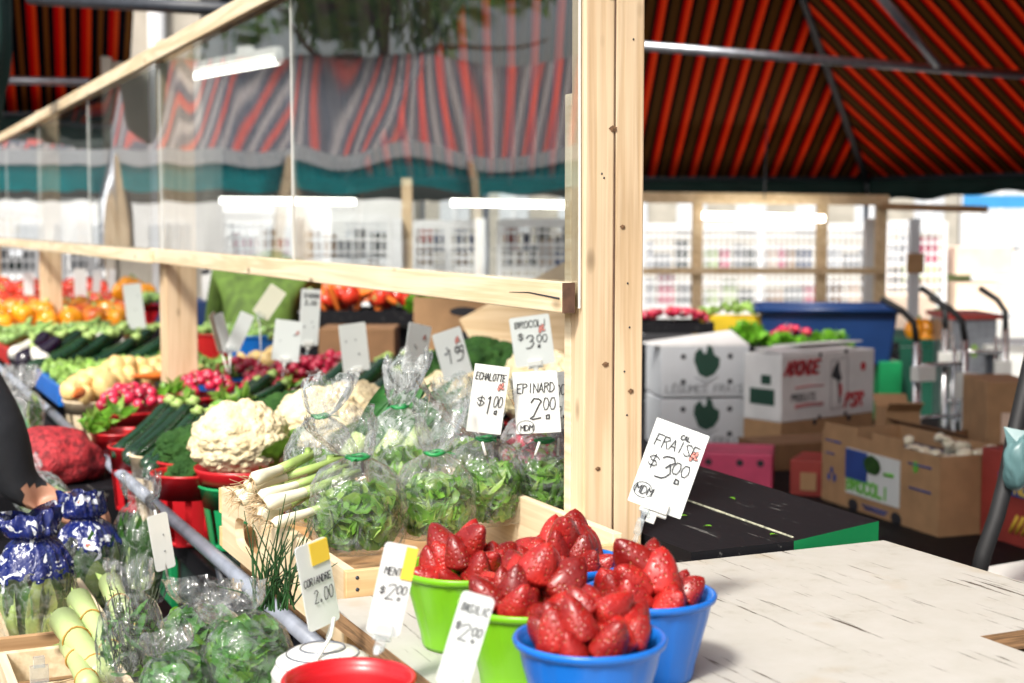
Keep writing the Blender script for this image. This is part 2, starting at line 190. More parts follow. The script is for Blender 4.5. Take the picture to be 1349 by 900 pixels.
W=dict(
 pine=wood('pine_post',(.56,.39,.225),(.73,.56,.37),2),
 piney=wood('pine_rail',(.66,.49,.29),(.83,.70,.50),1),
 pinex=wood('pine_cross',(.60,.42,.23),(.78,.60,.38),0),
 crate=wood('crate_wood',(.62,.47,.29),(.80,.66,.46),1),
 cratex=wood('crate_wood_front',(.58,.37,.17),(.74,.52,.28),0),
 crated=wood('crate_wood_dark',(.36,.20,.09),(.50,.31,.16),0),
 endgrain=M('weathered_end',(.10,.05,.03),.8,.3,60),
 ply=plywood('worn_white_plywood'), plyedge=M('ply_edge',(.30,.17,.08),.8,.5,5,stretch=(4,4,120),bump=.5),
 black=scratched('scratched_black_board',(.009,.009,.011),(.20,.20,.19),lo=.60),
 greenp=scratched('green_paint',(.01,.23,.075),(.45,.5,.4),lo=.7),
 clear=clear_sheet('clear_acrylic',.13,.004), film=film('cellophane',.07), filmw=film('cellophane_white',.17),
 filmb=film('printed_cellophane',.1,printed=(.004,.012,.12),z0=.158),
 dgreen=M('dark_green_canvas',(.003,.026,.021),.8,.2,6,transl=.15), 
 lime=M('lime_plastic',(.17,.46,.012),.32,.06,8,sss=.1,bump=.05,bscale=200), blue=M('blue_plastic',(.008,.145,.56),.3,.06,8,sss=.08,bump=.05,bscale=200),
 red=M('red_plastic',(.52,.012,.018),.32,.08,8,sss=.08), dkgreen=M('green_plastic',(.012,.30,.10),.35,.08,8,sss=.05),
 navy=M('navy_tote',(.008,.035,.13),.4,.1,6), wplast=M('white_plastic',(.74,.74,.70),.35,.05,8), clearp=None,
 grey=M('grey_metal',(.36,.38,.42),.32,.15,30,metal=.75), steel=M('bare_steel',(.60,.61,.62),.25,.12,30,metal=.9), dgrey=M('dark_metal',(.03,.035,.045),.45,.2,20),
 tube=M('enamelled_tube',(.24,.265,.32),.3,.18,25,coat=.3), rubber=M('black_rubber',(.012,.012,.013),.6,.2,20),
 straw=pitted('strawberry_skin',(.34,.011,.011),(.30,.12,.035),300.),
 cauli=floret('cauliflower_curd',(.60,.49,.28),(.80,.70,.47),150), brocc=floret('broccoli_buds',(.014,.055,.012),(.045,.125,.025),420,1.,.003),
 stalk=M('pale_green_stalk',(.30,.42,.12),.5,.25,20), leafy=M('cauli_leaf',(.15,.30,.035),.45,.5,18,transl=.3,bump=.4,bscale=30),
 rocket=M('salad_leaf',(.14,.34,.03),.4,.45,30,transl=.38,rnd=.2), rocket2=M('salad_leaf_pale',(.30,.48,.09),.4,.4,30,transl=.38), herb=M('herb_leaf',(.075,.24,.035),.5,.45,30,transl=.3),
 romaine=M('romaine_leaf',(.035,.12,.015),.42,.5,14,stretch=(3,3,1),transl=.3), thyme=M('thyme',(.06,.075,.04),.7,.4,60), chive=M('chive',(.018,.075,.018),.4,.35,20), leekg=M('leek_green',(.02,.105,.02),.42,.3,14,stretch=(1,1,8)),
 leekw=M('leek_white',(.46,.58,.24),.4,.12,10), onionw=M('onion_white',(.80,.76,.58),.35,.08,20), root=M('dry_roots',(.52,.38,.22),.9,.4,60),
 zuc=M('zucchini_skin',(.006,.032,.01),.2,.5,120,spec=.6,rnd=.3), zucp=M('pale_squash_skin',(.22,.36,.10),.35,.3,60,rnd=.25), egg=M('eggplant_skin',(.010,.004,.016),.12,.3,8,spec=.7),
 wegg=M('white_eggplant',(.72,.70,.62),.25,.1,10), radish=M('radish_skin',(.46,.018,.055),.28,.35,40,spec=.6,rnd=.3), radroot=M('radish_root',(.72,.5,.5),.5,.2,40),
 potato=M('yellow_potato',(.72,.50,.20),.5,.18,30,rnd=.15), sprout=M('sprout_leaf',(.22,.37,.075),.45,.3,50,rnd=.25), tomato=M('tomato_skin',(.56,.035,.015),.16,.2,14,spec=.6,rnd=.25), orange=M('orange_pepper',(.80,.30,.012),.18,.2,14,spec=.6,rnd=.2), mango=M('mango_skin',(.62,.05,.02),.25,.1,10,col2=(.75,.36,.03),rnd=.15), carrot=M('carrot',(.70,.16,.02),.5,.2,30,rnd=.2),
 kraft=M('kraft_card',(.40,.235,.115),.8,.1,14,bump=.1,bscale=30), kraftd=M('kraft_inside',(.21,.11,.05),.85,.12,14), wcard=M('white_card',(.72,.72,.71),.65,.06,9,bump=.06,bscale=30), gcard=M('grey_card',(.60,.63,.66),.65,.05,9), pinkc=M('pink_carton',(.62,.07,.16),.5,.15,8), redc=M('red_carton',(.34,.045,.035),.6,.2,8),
 ink=M('marker_ink',(.022,.024,.03),.6,.1,9), inkr=M('red_print',(.50,.02,.03),.6,.1,9), inkg=M('green_print',(.012,.055,.035),.6,.1,9), inklg=M('lime_print',(.15,.50,.06),.6,.1,9), inkgr=M('grey_print',(.22,.24,.26),.6,.1,9), inkb=M('blue_print',(.02,.06,.26),.6,.15,9), pink=M('pink_doodle',(.72,.27,.23),.6,.15,30), yell=M('yellow_sticker',(.85,.60,.06),.55,.05,9),
 card=M('laminated_card',(.74,.77,.755),.3,.03,9,coat=.3), cardy=M('cream_card',(.78,.76,.60),.35,.04,9,coat=.3),
 conc=M('painted_concrete',(.42,.39,.33),.85,.12,5,bump=.3,bscale=40), asph=M('asphalt',(.035,.035,.038),.9,.3,40,bump=.5,bscale=180), clothg=M('green_table_cloth',(.008,.10,.06),.8,.2,5), whitew=M('white_wall',(.80,.80,.79),.7,.05,2), wpaint=M('white_paint',(.80,.81,.82),.4,.05,5),
 coat_=M('olive_green_cloth',(.075,.135,.018),.8,.35,6,stretch=(4,4,.7),bump=.5,bscale=9), blackc=M('black_cloth',(.012,.014,.019),.75,.3,9,bump=.5,bscale=25), skin=M('skin',(.50,.26,.17),.45,.1,20,sss=.1), hair=M('dark_hair',(.03,.02,.015),.5,.3,60), jeans=M('dark_trousers',(.02,.025,.04),.8,.2,30),
 teal=M('teal_canvas',(.0,.34,.36),.55,.12,4), tealbag=M('teal_plastic_bag',(.13,.25,.26),.35,.12,12,transl=.2,bump=.5,bscale=18), mesh=M('red_net',(.16,.008,.012),.7,.4,90,col2=(.52,.03,.04),bump=1.,bscale=150),
 tie=M('green_tie',(.012,.24,.06),.4,.1,9), lampw=M('lamp_housing',(.75,.75,.70),.4,.05,9), glow=emit('fluorescent_tube',(1,.97,.88),8), bark=M('bark',(.09,.06,.04),.9,.3,20), tleaf=M('tree_leaf',(.12,.26,.03),.5,.4,3,transl=.5),
 yellowc=M('yellow_crate',(.62,.44,.02),.45,.1,8), lett=M('lettuce',(.17,.44,.03),.45,.4,20,transl=.3), bluew=M('blue_paint',(.05,.30,.66),.5,.1,3), limec=M('lime_cloth',(.52,.66,.30),.7,.1,4), peach=M('peach_carton',(.82,.64,.50),.7,.1,6),
)
W['clearp']=clear_sheet('clear_clip',.09,.14)
STR_R=stripes('striped_canvas',.135,[(0,(.55,.03,.015)),(.15,(.74,.15,.05)),(.34,(.016,.018,.022)),(.52,(.19,.105,.04)),(.86,(.016,.018,.022))],.55)
STR_L=stripes('striped_canvas_left',.178,[(0,(.50,.012,.012)),(.2,(.62,.12,.03)),(.36,(.01,.011,.018)),(.62,(.26,.115,.03)),(.78,(.01,.011,.018))],.55)
STR_O=stripes('striped_canvas_opposite',.26,[(0,(.78,.20,.18)),(.24,(.20,.21,.25)),(.5,(.55,.50,.50)),(.74,(.22,.23,.28))],.3)
# ------------------------------------------------------------------ mesh helpers
class MB:
    def __init__(s): s.v=[]; s.f=[]; s.m=[]; s.sm=[]; s.uv=None
    def add(s,vs,fs,mi=0,smooth=False,mx=None):
        o=len(s.v)
        s.v.extend([(mx@Vector(v)) if mx else Vector(v) for v in vs])
        for f in fs: s.f.append([i+o for i in f]); s.m.append(mi); s.sm.append(smooth)
        return s
    def box(s,c,d,mi=0,mx=None,rot=None):
        x,y,z=[q/2 for q in d]; vs=[Vector((sx*x,sy*y,sz*z)) for sx in(-1,1) for sy in(-1,1) for sz in(-1,1)]
        if rot is not None: vs=[rot@v for v in vs]
        vs=[v+Vector(c) for v in vs]
        return s.add(vs,[(0,1,3,2),(4,6,7,5),(0,4,5,1),(2,3,7,6),(0,2,6,4),(1,5,7,3)],mi,False,mx)
    def tube(s,pts,r,n=8,mi=0,mx=None,cap=True,flat=1.0):
        pts=[Vector(p) for p in pts]; rs=r if isinstance(r,(list,tuple)) else [r]*len(pts); vs=[];fs=[]; prev=None
        for i,p in enumerate(pts):
            t=(pts[min(i+1,len(pts)-1)]-pts[max(i-1,0)]); t=t.normalized() if t.length>1e-9 else Vector((0,0,1))
            a=prev if prev is not None else (Vector((0,0,1)) if abs(t.z)<.9 else Vector((1,0,0)))
            a=(a-t*a.dot(t)); a=a.normalized() if a.length>1e-6 else t.orthogonal().normalized(); b=t.cross(a); prev=a
            for k in range(n):
                th=2*PI*k/n; vs.append(p+a*math.cos(th)*rs[i]*flat+b*math.sin(th)*rs[i])
        for i in range(len(pts)-1):
            for k in range(n): fs.append((i*n+k,i*n+(k+1)%n,(i+1)*n+(k+1)%n,(i+1)*n+k))
        if cap: fs.append(tuple(range(n))[::-1]); fs.append(tuple((len(pts)-1)*n+k for k in range(n)))
        return s.add(vs,fs,mi,True,mx)
    def lathe(s,prof,n=32,mi=0,mx=None,fn=None,capb=False,capt=False):
        vs=[];fs=[]
        for i,(r,z) in enumerate(prof):
            for k in range(n):
                th=2*PI*k/n; rr=r*(fn(th,i,z) if fn else 1); vs.append((rr*math.cos(th),rr*math.sin(th),z))
        for i in range(len(prof)-1):
            for k in range(n): fs.append((i*n+k,i*n+(k+1)%n,(i+1)*n+(k+1)%n,(i+1)*n+k))
        if capb: fs.append(tuple(range(n))[::-1])
        if capt: fs.append(tuple((len(prof)-1)*n+k for k in range(n)))
        return s.add(vs,fs,mi,True,mx)
    def leaf(s,p,d,up,L,Wd,bend=.3,mi=0,seg=3):
        d=d.normalized(); side=d.cross(up); side=side.normalized() if side.length>1e-5 else d.orthogonal().normalized(); up=side.cross(d); vs=[];fs=[]
        for i in range(seg+1):
            t=i/seg; w=Wd*math.sin(PI*min(1,.12+t*.88))**.8*.5; c=p+d*(L*t)-up*(bend*L*t*t)
            vs+= [c-side*w+up*w*.35, c, c+side*w+up*w*.35]
        for i in range(seg):
            a=i*3; fs+=[(a,a+1,a+4,a+3),(a+1,a+2,a+5,a+4)]
        return s.add(vs,fs,mi,True)
    def build(s,name,mats,parent=None,loc=None,rot=None,bev=0):
        me=bpy.data.meshes.new(name); me.from_pydata([tuple(v) for v in s.v],[],s.f)
        for m in (mats if isinstance(mats,(list,tuple)) else [mats]): me.materials.append(m)
        me.polygons.foreach_set('material_index',s.m); me.polygons.foreach_set('use_smooth',s.sm)
        if s.uv:
            uvl=me.uv_layers.new(name='UVMap')
            for l in me.loops: uvl.data[l.index].uv=s.uv[l.vertex_index]
        me.update()
        o=bpy.data.objects.new(name,me); COL.objects.link(o)
        if parent: o.parent=parent
        if loc is not None: o.location=loc
        if rot is not None: o.rotation_euler=rot
        if bev:
            b=o.modifiers.new('bevel','BEVEL'); b.width=bev; b.segments=2; b.limit_method='ANGLE'
        return o
def tag(o,label,cat,group=None,kind=None):
    if label: o['label']=label
    if cat: o['category']=cat
    if group: o['group']=group
    if kind: o['kind']=kind
    return o
def thing(name,label,cat,loc=(0,0,0),rotz=0,group=None,rot=None):
    o=bpy.data.objects.new(name,None); o.empty_display_size=.05; COL.objects.link(o); o.location=loc; o.rotation_euler=rot if rot is not None else (0,0,rotz)
    return tag(o,label,cat,group)
def place(name,label,cat,px,py,d,yaw=0,group=None): return thing(name,label,cat,at(px,py,d),-A+R_(yaw),group)
def inst(src,loc,rot=(0,0,0),sc=1,label=None,group=None,cat=None):
    o=src.copy(); COL.objects.link(o); o.location=loc; o.rotation_euler=rot; o.scale=(sc,sc,sc) if not isinstance(sc,(tuple,list)) else sc
    return tag(o,label,cat,group)
def copy_tree(o,loc=None,rot=None,label=None,group=None,parent=None):
    c=o.copy(); COL.objects.link(c)
    if parent: c.parent=parent
    if loc is not None: c.location=loc
    if rot is not None: c.rotation_euler=rot
    if label: c['label']=label
    if group: c['group']=group
    for ch in list(o.children): copy_tree(ch,parent=c)
    return c
def rr(a,b): return random.uniform(a,b)
def rdir():
    while 1:
        v=Vector((rr(-1,1),rr(-1,1),rr(-1,1)))
        if .05<v.length<1: return v.normalized()
# stroke lettering on a 4 x 6 grid
GL={'A':"00 26 40|12 32",'B':"00 06 36 45 34 03|34 42 31 00",'C':"45 36 16 04 02 10 30 41",'D':"00 06 26 44 42 20 00",'E':"40 00 06 46|03 33",'F':"00 06 46|03 33",'G':"45 36 16 04 02 10 30 42 22",'H':"00 06|40 46|03 43",'I':"20 26",'J':"01 10 30 36",'K':"00 06|46 03 40",'L':"06 00 40",'M':"00 06 23 46 40",'N':"00 06 40 46",'O':"10 02 04 16 36 44 42 30 10",'P':"00 06 36 45 34 03",'Q':"10 02 04 16 36 44 42 30 10|22 40",'R':"00 06 36 45 34 03|23 40",'S':"45 36 16 05 14 32 41 30 10 01",'T':"20 26|06 46",'U':"06 01 10 30 41 46",'V':"06 20 46",'W':"06 10 23 30 46",'X':"00 46|06 40",'Y':"06 23 46|23 20",'Z':"06 46 00 40",'0':"10 02 04 16 36 44 42 30 10",'1':"15 26 20",'2':"05 16 36 45 34 11 00 10 40",'3':"05 16 36 45 34 23 34 42 31 20 00",'4':"30 36 02 42",'5':"46 06 04 34 43 31 20 00",'9':"44 36 16 05 14 33 45 30",'$':"44 35 15 04 13 33 42 31 11 02|26 20",'.':"10 11 21 20 10",'É':"40 00 06 46|03 33|17 38",'-':"13 33"}
def letters(mb,text,x,z,h,pen,y=-.0008,mi=0,slant=.08,jit=.3,track=1.3,wr=.62):
    """strokes in the local XZ plane, facing -Y"""
    w=h*wr
    for ch in text:
        if ch in GL:
            for pl in GL[ch].split('|'):
                pts=[]
                for q in pl.split():
                    gx,gz=int(q[0])/4,int(q[1])/6
                    gx+=rr(-.05,.05)*jit; gz+=rr(-.05,.05)*jit
                    pts.append(Vector((x+gx*w+gz*h*slant,y,z+gz*h)))
                for i in range(len(pts)-1):
                    a,b=pts[i],pts[i+1]; t=(b-a)
                    if t.length<1e-6: continue
                    t.normalize(); s_=Vector((-t.z,0,t.x))*pen*.5; e=t*pen*.35; top=Vector((0,-pen*.12-.0002,0))
                    vs=[a-e-s_,a-e+s_,b+e+s_,b+e-s_,a-e+top,b+e+top]
                    mb.add(vs,[(0,4,5,3),(1,2,5,4),(0,1,4),(3,5,2)],mi)
        x+=w*track
    return x
def poly_patch(mb,pts,y=-.0006,t=.0006,mi=0):
    """flat printed shape in XZ facing -Y (thin, fan from centre)"""
    c=sum((Vector((p[0],0,p[1])) for p in pts),Vector())/len(pts); n=len(pts)
    vs=[(p[0],y,p[1]) for p in pts]+[(c.x,y-t,c.z)]
    mb.add(vs,[(i,(i+1)%n,n) for i in range(n)],mi)
def disc(mb,cx,cz,rx,rz,y=-.0006,mi=0,n=18,wob=0):
    poly_patch(mb,[(cx+rx*math.cos(2*PI*k/n)*(1+wob*noise.noise((cx*90,cz*90,k*1.7))),cz+rz*math.sin(2*PI*k/n)*(1+wob*noise.noise((cz*70,k*1.3,cx*50)))) for k in range(n)][::-1],y,.0004,mi)
# ------------------------------------------------------------------ world, sun, ground
w=bpy.data.worlds.new('World'); SC.world=w; w.use_nodes=True; t=w.node_tree; t.nodes.clear()
o_=t.nodes.new('ShaderNodeOutputWorld'); bg=t.nodes.new('ShaderNodeBackground'); sk=t.nodes.new('ShaderNodeTexSky'); sk.sky_type='NISHITA'; sk.sun_disc=False
SUN_EL,SUN_AZ=R_(47),R_(-130)   # azimuth clockwise from +Y: the light comes in from the aisle side
sk.sun_elevation=SUN_EL; sk.sun_rotation=SUN_AZ; sk.dust_density=5; sk.air_density=1.2; sk.ozone_density=1
hs=t.nodes.new('ShaderNodeHueSaturation'); hs.inputs['Saturation'].default_value=.45; t.links.new(sk.outputs[0],hs.inputs['Color']); t.links.new(hs.outputs[0],bg.inputs[0]); bg.inputs[1].default_value=.15; t.links.new(bg.outputs[0],o_.inputs[0])
sl=bpy.data.lights.new('sun','SUN'); sl.energy=3.2; sl.angle=R_(9); sl.color=(1,.955,.88); so=bpy.data.objects.new('sun',sl); COL.objects.link(so)
sd=Vector((math.sin(SUN_AZ)*math.cos(SUN_EL),math.cos(SUN_AZ)*math.cos(SUN_EL),math.sin(SUN_EL))); so.rotation_euler=(-sd).to_track_quat('-Z','Y').to_euler(); so.location=(-3,-2,6)
g=MB(); g.add([(-150,-150,0),(150,-150,0),(150,150,0),(-150,150,0)],[(0,1,2,3)]); tag(g.build('ground',W['asph']),None,None,None,'structure')
SC.view_settings.view_transform='Standard'; SC.view_settings.look='None'; SC.view_settings.exposure=.48; SC.view_settings.gamma=1
SC.render.engine='CYCLES'; cy=SC.cycles; cy.max_bounces=10; cy.diffuse_bounces=3; cy.glossy_bounces=4; cy.transmission_bounces=6; cy.transparent_max_bounces=24; cy.caustics_reflective=False; cy.caustics_refractive=False
cy.use_denoising=True; cy.sample_clamp_indirect=6
try: cy.denoiser='OPENIMAGEDENOISE'
except Exception: pass
# ------------------------------------------------------------------ white plywood table
TZ=1.2
t=thing('plywood_table','worn off-white plywood table top with a rectangular cut-out under the strawberry baskets','table',(0,0,0))
xs=[.463,1.007,1.13,1.207]; ys=[.50,.985,1.107,1.505]; mb=MB(); th=.019
def P(i,j,z): return (xs[i],ys[j],z)
for i in range(3):
    for j in range(3):
        if (i,j)==(1,1): continue
        for z,fl in((TZ,0),(TZ-th,1)):
            q=[P(i,j,z),P(i+1,j,z),P(i+1,j+1,z),P(i,j+1,z)]; mb.add(q[::-1] if fl else q,[(0,1,2,3)],0)
def wall(a,b): mb.add([P(*a,TZ),P(*b,TZ),P(*b,TZ-th),P(*a,TZ-th)],[(0,3,2,1)],1)
for k in range(3): wall((k,0),(k+1,0)); wall((k+1,3),(k,3)); wall((0,k+1),(0,k)); wall((3,k),(3,k+1))
wall((1,2),(2,2)); wall((2,1),(1,1)); wall((1,1),(1,2)); wall((2,2),(2,1))
mb.build('table_top',[W['ply'],W['plyedge']],t)
for x,y in((.50,.54),(1.16,.54),(.52,1.46),(1.16,1.46)): b=MB(); b.box((x,y,(TZ-th)/2-.001),(.045,.045,TZ-th-.002)); b.build('leg',W['pine'],t)
b=MB(); b.box((1.16,1.0,1.14),(.03,.86,.08)); b.box((.83,1.47,1.14),(.60,.03,.08)); b.box((.535,1.0,1.14),(.03,.86,.08)); b.build('apron',W['crated'],t)
# black board counter beyond it, green front edge
t=thing('board_counter','black scratched board counter with a green painted edge behind the white table','counter',(0,0,0))
pg=[(.925,1.512),(1.075,1.514),(1.252,1.572),(1.30,2.55),(.925,2.55)]; mb=MB(); n=len(pg)
mb.add([(x,y,1.209) for x,y in pg]+[(x,y,1.172) for x,y in pg],[tuple(range(n))]+[tuple(range(n,2*n))[::-1]],0)
for k in range(n): mb.add([(*pg[k],1.209),(*pg[(k+1)%n],1.209),(*pg[(k+1)%n],1.172),(*pg[k],1.172)],[(0,3,2,1)],1 if k==1 else 0)
mb.build('counter_top',[W['black'],W['greenp']],t,bev=.003)
sm=MB(); sm.tube([(1.085,1.53,1.2095),(1.105,2.0,1.2095),(1.12,2.54,1.2095)],.0016,6); sm.build('seam',M('seam_paint',(.30,.30,.22),.8,.5,90),t)
b=MB(); b.box((1.1,2.05,.585),(.28,.9,1.17)); b.build('base',W['black'],t)
for k in range(9):
    p=random.choice([(1.0,1.75),(1.12,1.66),(1.05,1.9),(.97,1.62),(1.16,1.8)]); 
for k,(px,py) in enumerate([(905,681),(937,695),(1015,706),(961,657)]):
    p=hz(px,py,1.2105); l=MB(); l.leaf(Vector((0,0,.0015)),Vector((1,rr(-.5,.5),.1)),UP,.012,.007,.2); tag(l.build('leaf_scrap',W['lett'],loc=p,rot=(0,0,rr(0,6))),'tiny yellow-green leaf scrap on the black board counter','leaf','leaf scraps on the black board')
# ------------------------------------------------------------------ sneeze guard: posts, rails, acrylic sheets
PX=.832
t=thing('sneeze_guard','pine post and rail sneeze guard holding long clear acrylic sheets along the stall','guard',(PX,1.62,0))
T=Matrix.Translation(Vector((-PX,-1.62,0)))
def part(name,mats,parent,fn,bev=0,org=None):
    m=MB(); fn(m); off=Vector(org) if org else Vector((0,0,0)); 
    for i in range(len(m.v)): m.v[i]=m.v[i]-off
    return m.build(name,mats,parent,loc=(T@off),bev=bev)
part('post',W['pine'],t,lambda m:(m.box((PX+.0210,1.635,1.40),(.0412,.037,2.8))),.0025,(PX+.02,1.66,1.3))
part('post',W['pine'],t,lambda m:(m.box((PX+.0630,1.6352,1.40),(.0412,.037,2.8))),.0025,(PX+.063,1.66,2.1))
part('batten',W['piney'],t,lambda m:m.box((PX+.007,1.6640,1.25),(.012,.018,1.03)),.0015,(PX,1.7,1.25))
for y,zt in((4.24,2.12),(7.03,2.12)):
    part('post',W['pine'],t,lambda m:m.box((PX+.049,y,zt/2),(.089,.089,zt)),.003,(PX+.05,y,1.1))
part('post',W['pine'],t,lambda m:m.box((PX+.049,9.8,1.06),(.089,.089,2.12)),.003,(PX+.05,9.8,1.1))
for x,z,r in((.871,1.72,.006),(.885,1.60,.004),(.862,1.43,.005),(.898,1.395,.0045),(.868,1.88,.0055),(.852,1.30,.004)):
    m=MB(); m.add([(x+r*math.cos(a*PI/7)*(.8+.3*math.sin(a*2.1)),0,z+r*.7*math.sin(a*PI/7)) for a in range(14)]+[(x,-.0006,z)],[(a,(a+1)%14,14) for a in range(14)]); o=m.build('knot',M('knot',(.16,.085,.04),.7,.4,300),t,loc=T@Vector((0,1.6157,0)))
for x,z in((.856,1.665),(.859,1.66),(.893,1.53),(.896,1.475),(.889,1.42),(.893,1.365),(.857,1.95),(.899,1.83)):
    m=MB(); m.lathe([(.0014,0),(.0010,.0004),(.0001,.0006)],8,0,Matrix.Rotation(PI/2,4,'X')); m.build('nail_hole',W['ink'],t,loc=T@Vector((x,1.6163,z)))
m=MB(); m.tube([(PX+.0417,1.6166,1.12),(PX+.0422,1.6166,1.30),(PX+.0414,1.6166,1.52),(PX+.0421,1.6166,1.72),(PX+.0417,1.6166,2.1)],[.0009,.0004,.0012,.0005,.0010],5); m.build('crack',W['endgrain'],t,loc=T.translation)
# bottom rail in two lengths, top rail
def rail(name,y0,y1,z0,z1,h,x=PX-.0165,mat='piney'):
    m=MB(); L_=math.hypot(y1-y0,z1-z0); m.box((0,0,0),(.016,L_,h)); return m.build(name,[W[mat]],t,loc=T@Vector((x,(y0+y1)/2,(z0+z1)/2)),rot=(math.atan2(z1-z0,y1-y0),0,0),bev=.002)
rail('bottom_rail',1.628,4.28,1.513,1.519,.038)
rail('bottom_rail',4.20,9.9,1.517,1.520,.037,PX-.0335)
rail('top_rail',1.30,9.9,2.075,2.078,.040)
m=MB(); m.box((0,0,0),(.0156,.004,.0374)); m.build('rail_end',W['endgrain'],t,loc=T@Vector((PX-.0165,1.6255,1.513)))
m=MB(); m.tube([(0,0,0),(0,.09,.004),(0,.15,.002)],[.0012,.0008,.0003],5); m.build('crack',W['ink'],t,loc=T@Vector((PX-.0247,1.634,1.512)))
def sheet(y0,y1,seed,z0=1.50,z1=2.10,amp=1.,k_=0):
    m=MB(); ny,nz=90,40; f=lambda y,z:amp*((.0085 if k_==0 else .0042)*.12*math.tanh((z-1.75)/.12)*math.cos(2*PI*(y-1.87)/(.68+.05*k_)+k_*1.9)+.0008*noise.noise((y*1.7+seed,z*2.2,seed*1.7))+.0003*noise.noise((y*4.0+seed,z*3.6,3+seed)))
    for side,dx in((0,0.),(1,.0036)):
        vs=[];fs=[]
        for i in range(ny+1):
            for j in range(nz+1):
                y=y0+(y1-y0)*i/ny; z=z0+(z1-z0)*j/nz; vs.append((f(y,z)+dx,y,z))
        for i in range(ny):
            for j in range(nz):
                a=i*(nz+1)+j; q=(a,a+1,a+nz+2,a+nz+1); fs.append(q if side else q[::-1])
        m.add(vs,fs,0,True)
    n0=(ny+1)*(nz+1)
    for j in range(nz): m.add([m.v[j],m.v[j+1],m.v[n0+j+1],m.v[n0+j]],[(0,1,2,3)],1); a=ny*(nz+1)+j; m.add([m.v[a],m.v[a+1],m.v[n0+a+1],m.v[n0+a]],[(0,1,2,3)],1)
    for i in range(ny): a=i*(nz+1)+nz; b=a+nz+1; m.add([m.v[a],m.v[b],m.v[n0+b],m.v[n0+a]],[(0,1,2,3)],1)
    return m.build('acrylic_sheet',[W['clear'],W['wplast']],t,loc=T@Vector((PX-.006,0,0)))
for k,(a,b) in enumerate(((1.622,2.868),(2.876,4.185),(4.195,5.475),(5.485,6.9),(6.91,8.3),(8.31,9.8))): sheet(a,b,k*3.1+1.3,k_=k)
# ------------------------------------------------------------------ produce stand with its bent tube rail
SZ=1.02
t=thing('produce_stand','long green produce stand with a grey tube rail running along its front edge','produce stand',(0,0,0))
m=MB(); m.box((1.13,5.9,SZ-.02),(1.14,7.6,.04)); m.build('display_board',W['black'],t,bev=.003)
m=MB(); m.box((.93,1.815,1.112),(.82,.57,.05)); m.build('raised_board',W['crated'],t)
m=MB(); m.box((.585,6.3,.84),(.016,6.8,.318)); m.build('front_panel',W['dkgreen'],t,bev=.002)
m=MB(); m.box((.605,2.35,.62),(.016,1.1,.76)); m.build('front_panel',W['dgrey'],t)
for y in(1.6,2.9,4.6,6.3,8,9.6):
    for x in(.66,1.64): m=MB(); m.box((x,y,.5),(.06,.06,.998)); m.build('leg',W['pine'],t)
m=MB(); m.tube([(.508,1.62,1.1),(.508,2.70,1.1)],.0112,14); m.tube([(.508,2.70,1.1),(.511,4.1,1.1)],.0118,14); m.tube([(.511,4.1,1.1),(.512,9.5,1.1)],.0112,14); m.build('tube_rail',W['tube'],t)
for y in(2.69,4.12,6.2): m=MB(); m.tube([(.51,y-.02,1.1),(.51,y+.02,1.1)],.0150,12); m.build('tube_joint',W['rubber'],t)
for y in(2.2,3.4,4.9,6.6,8.4): m=MB(); m.tube([(.512,y,1.09),(.53,y,1.0),(.585,y,.96)],.008,8); m.build('tube_bracket',W['dgrey'],t)
# low shelf in front
t=thing('low_shelf','dark low shelf board in front of the produce stand carrying bags and wooden crates','shelf',(.1,2.2,0))
m=MB(); m.box((.02,.0,.965),(.72,2.7,.03)); m.build('shelf_board',W['black'],t,bev=.002)
for x in(-.28,.3):
    for y in(-1.2,0,1.2): m=MB(); m.box((x,y,.474),(.05,.05,.948)); m.build('leg',W['dgrey'],t)
# ------------------------------------------------------------------ strawberries and their baskets
def berry_mesh(seed):
    m=MB(); prof=[]; n=20; N_=15
    for i in range(N_+1):
        t_=i/N_; r=.53*min(1,(t_/.20))**.55*max(0,1-t_**(1.85+.3*math.sin(seed)))**.70; prof.append((max(r,.0004),t_*(1.02+.16*math.sin(seed*3.3)**2)))
    el=.85+.1*math.sin(seed*5)
    m.lathe(prof,n,0,None,lambda th,i,z:1+.15*noise.noise((math.cos(th)*1.1+seed*7,math.sin(th)*1.1,z*1.7))+.05*math.cos(2*th+seed)+.02*math.cos(5*th+seed*2)*(1-z),True,True)
    for k,v in enumerate(m.v): v.y*=el; v.x+=.08*math.sin(seed)*v.z*v.z
    for v in m.v: v*=.034
    return m.build('strawberry',W['straw'])
BER=[berry_mesh(s) for s in(0.3,1.4,2.2,3.7,4.9,5.5)]
used=set()
def first_or_copy(src,loc,rot,sc,label,cat,group):
    if src.name not in used:
        used.add(src.name); src.location=loc; src.rotation_euler=rot; src.scale=(sc,sc,sc); return tag(src,label,cat,group)
    return inst(src,loc,rot,sc,label,group,cat)
def pint(name,label,mat,loc,rt=.0595,rb=.040,h=.076,rz=0):
    t=thing(name,label,'basket',loc,rz)
    pf=[(rb-.003,.001),(rb,.0),(rb+.0015,.004)]
    for i in range(1,9): u=i/8; pf.append((rb+(rt-rb-.002)*u**.92,.004+(h-.010)*u))
    rib=lambda th,i,z:1-(.030 if (math.cos(th*9)>.90 and 2<=i<=9) else 0)+.006*(i==8)
    pf+=[(rt-.0015,h-.005)]; ins=[(rt-.004,h-.006)]+[(rb+(rt-rb-.002)*(u/8)**.92-.0022,.006+(h-.012)*u/8) for u in range(7,-1,-1)]
    m=MB(); m.lathe(pf+ins,72,0,None,rib,True,True); m.build('body',W[mat],t)
    m=MB(); m.lathe([(rt-.0042,h-.007),(rt-.002,h-.0085),(rt+.0012,h-.006),(rt+.0022,h-.002),(rt+.0008,h),(rt-.0022,h-.0008),(rt-.0042,h-.007)],64); m.build('rim',W[mat],t)
    return t
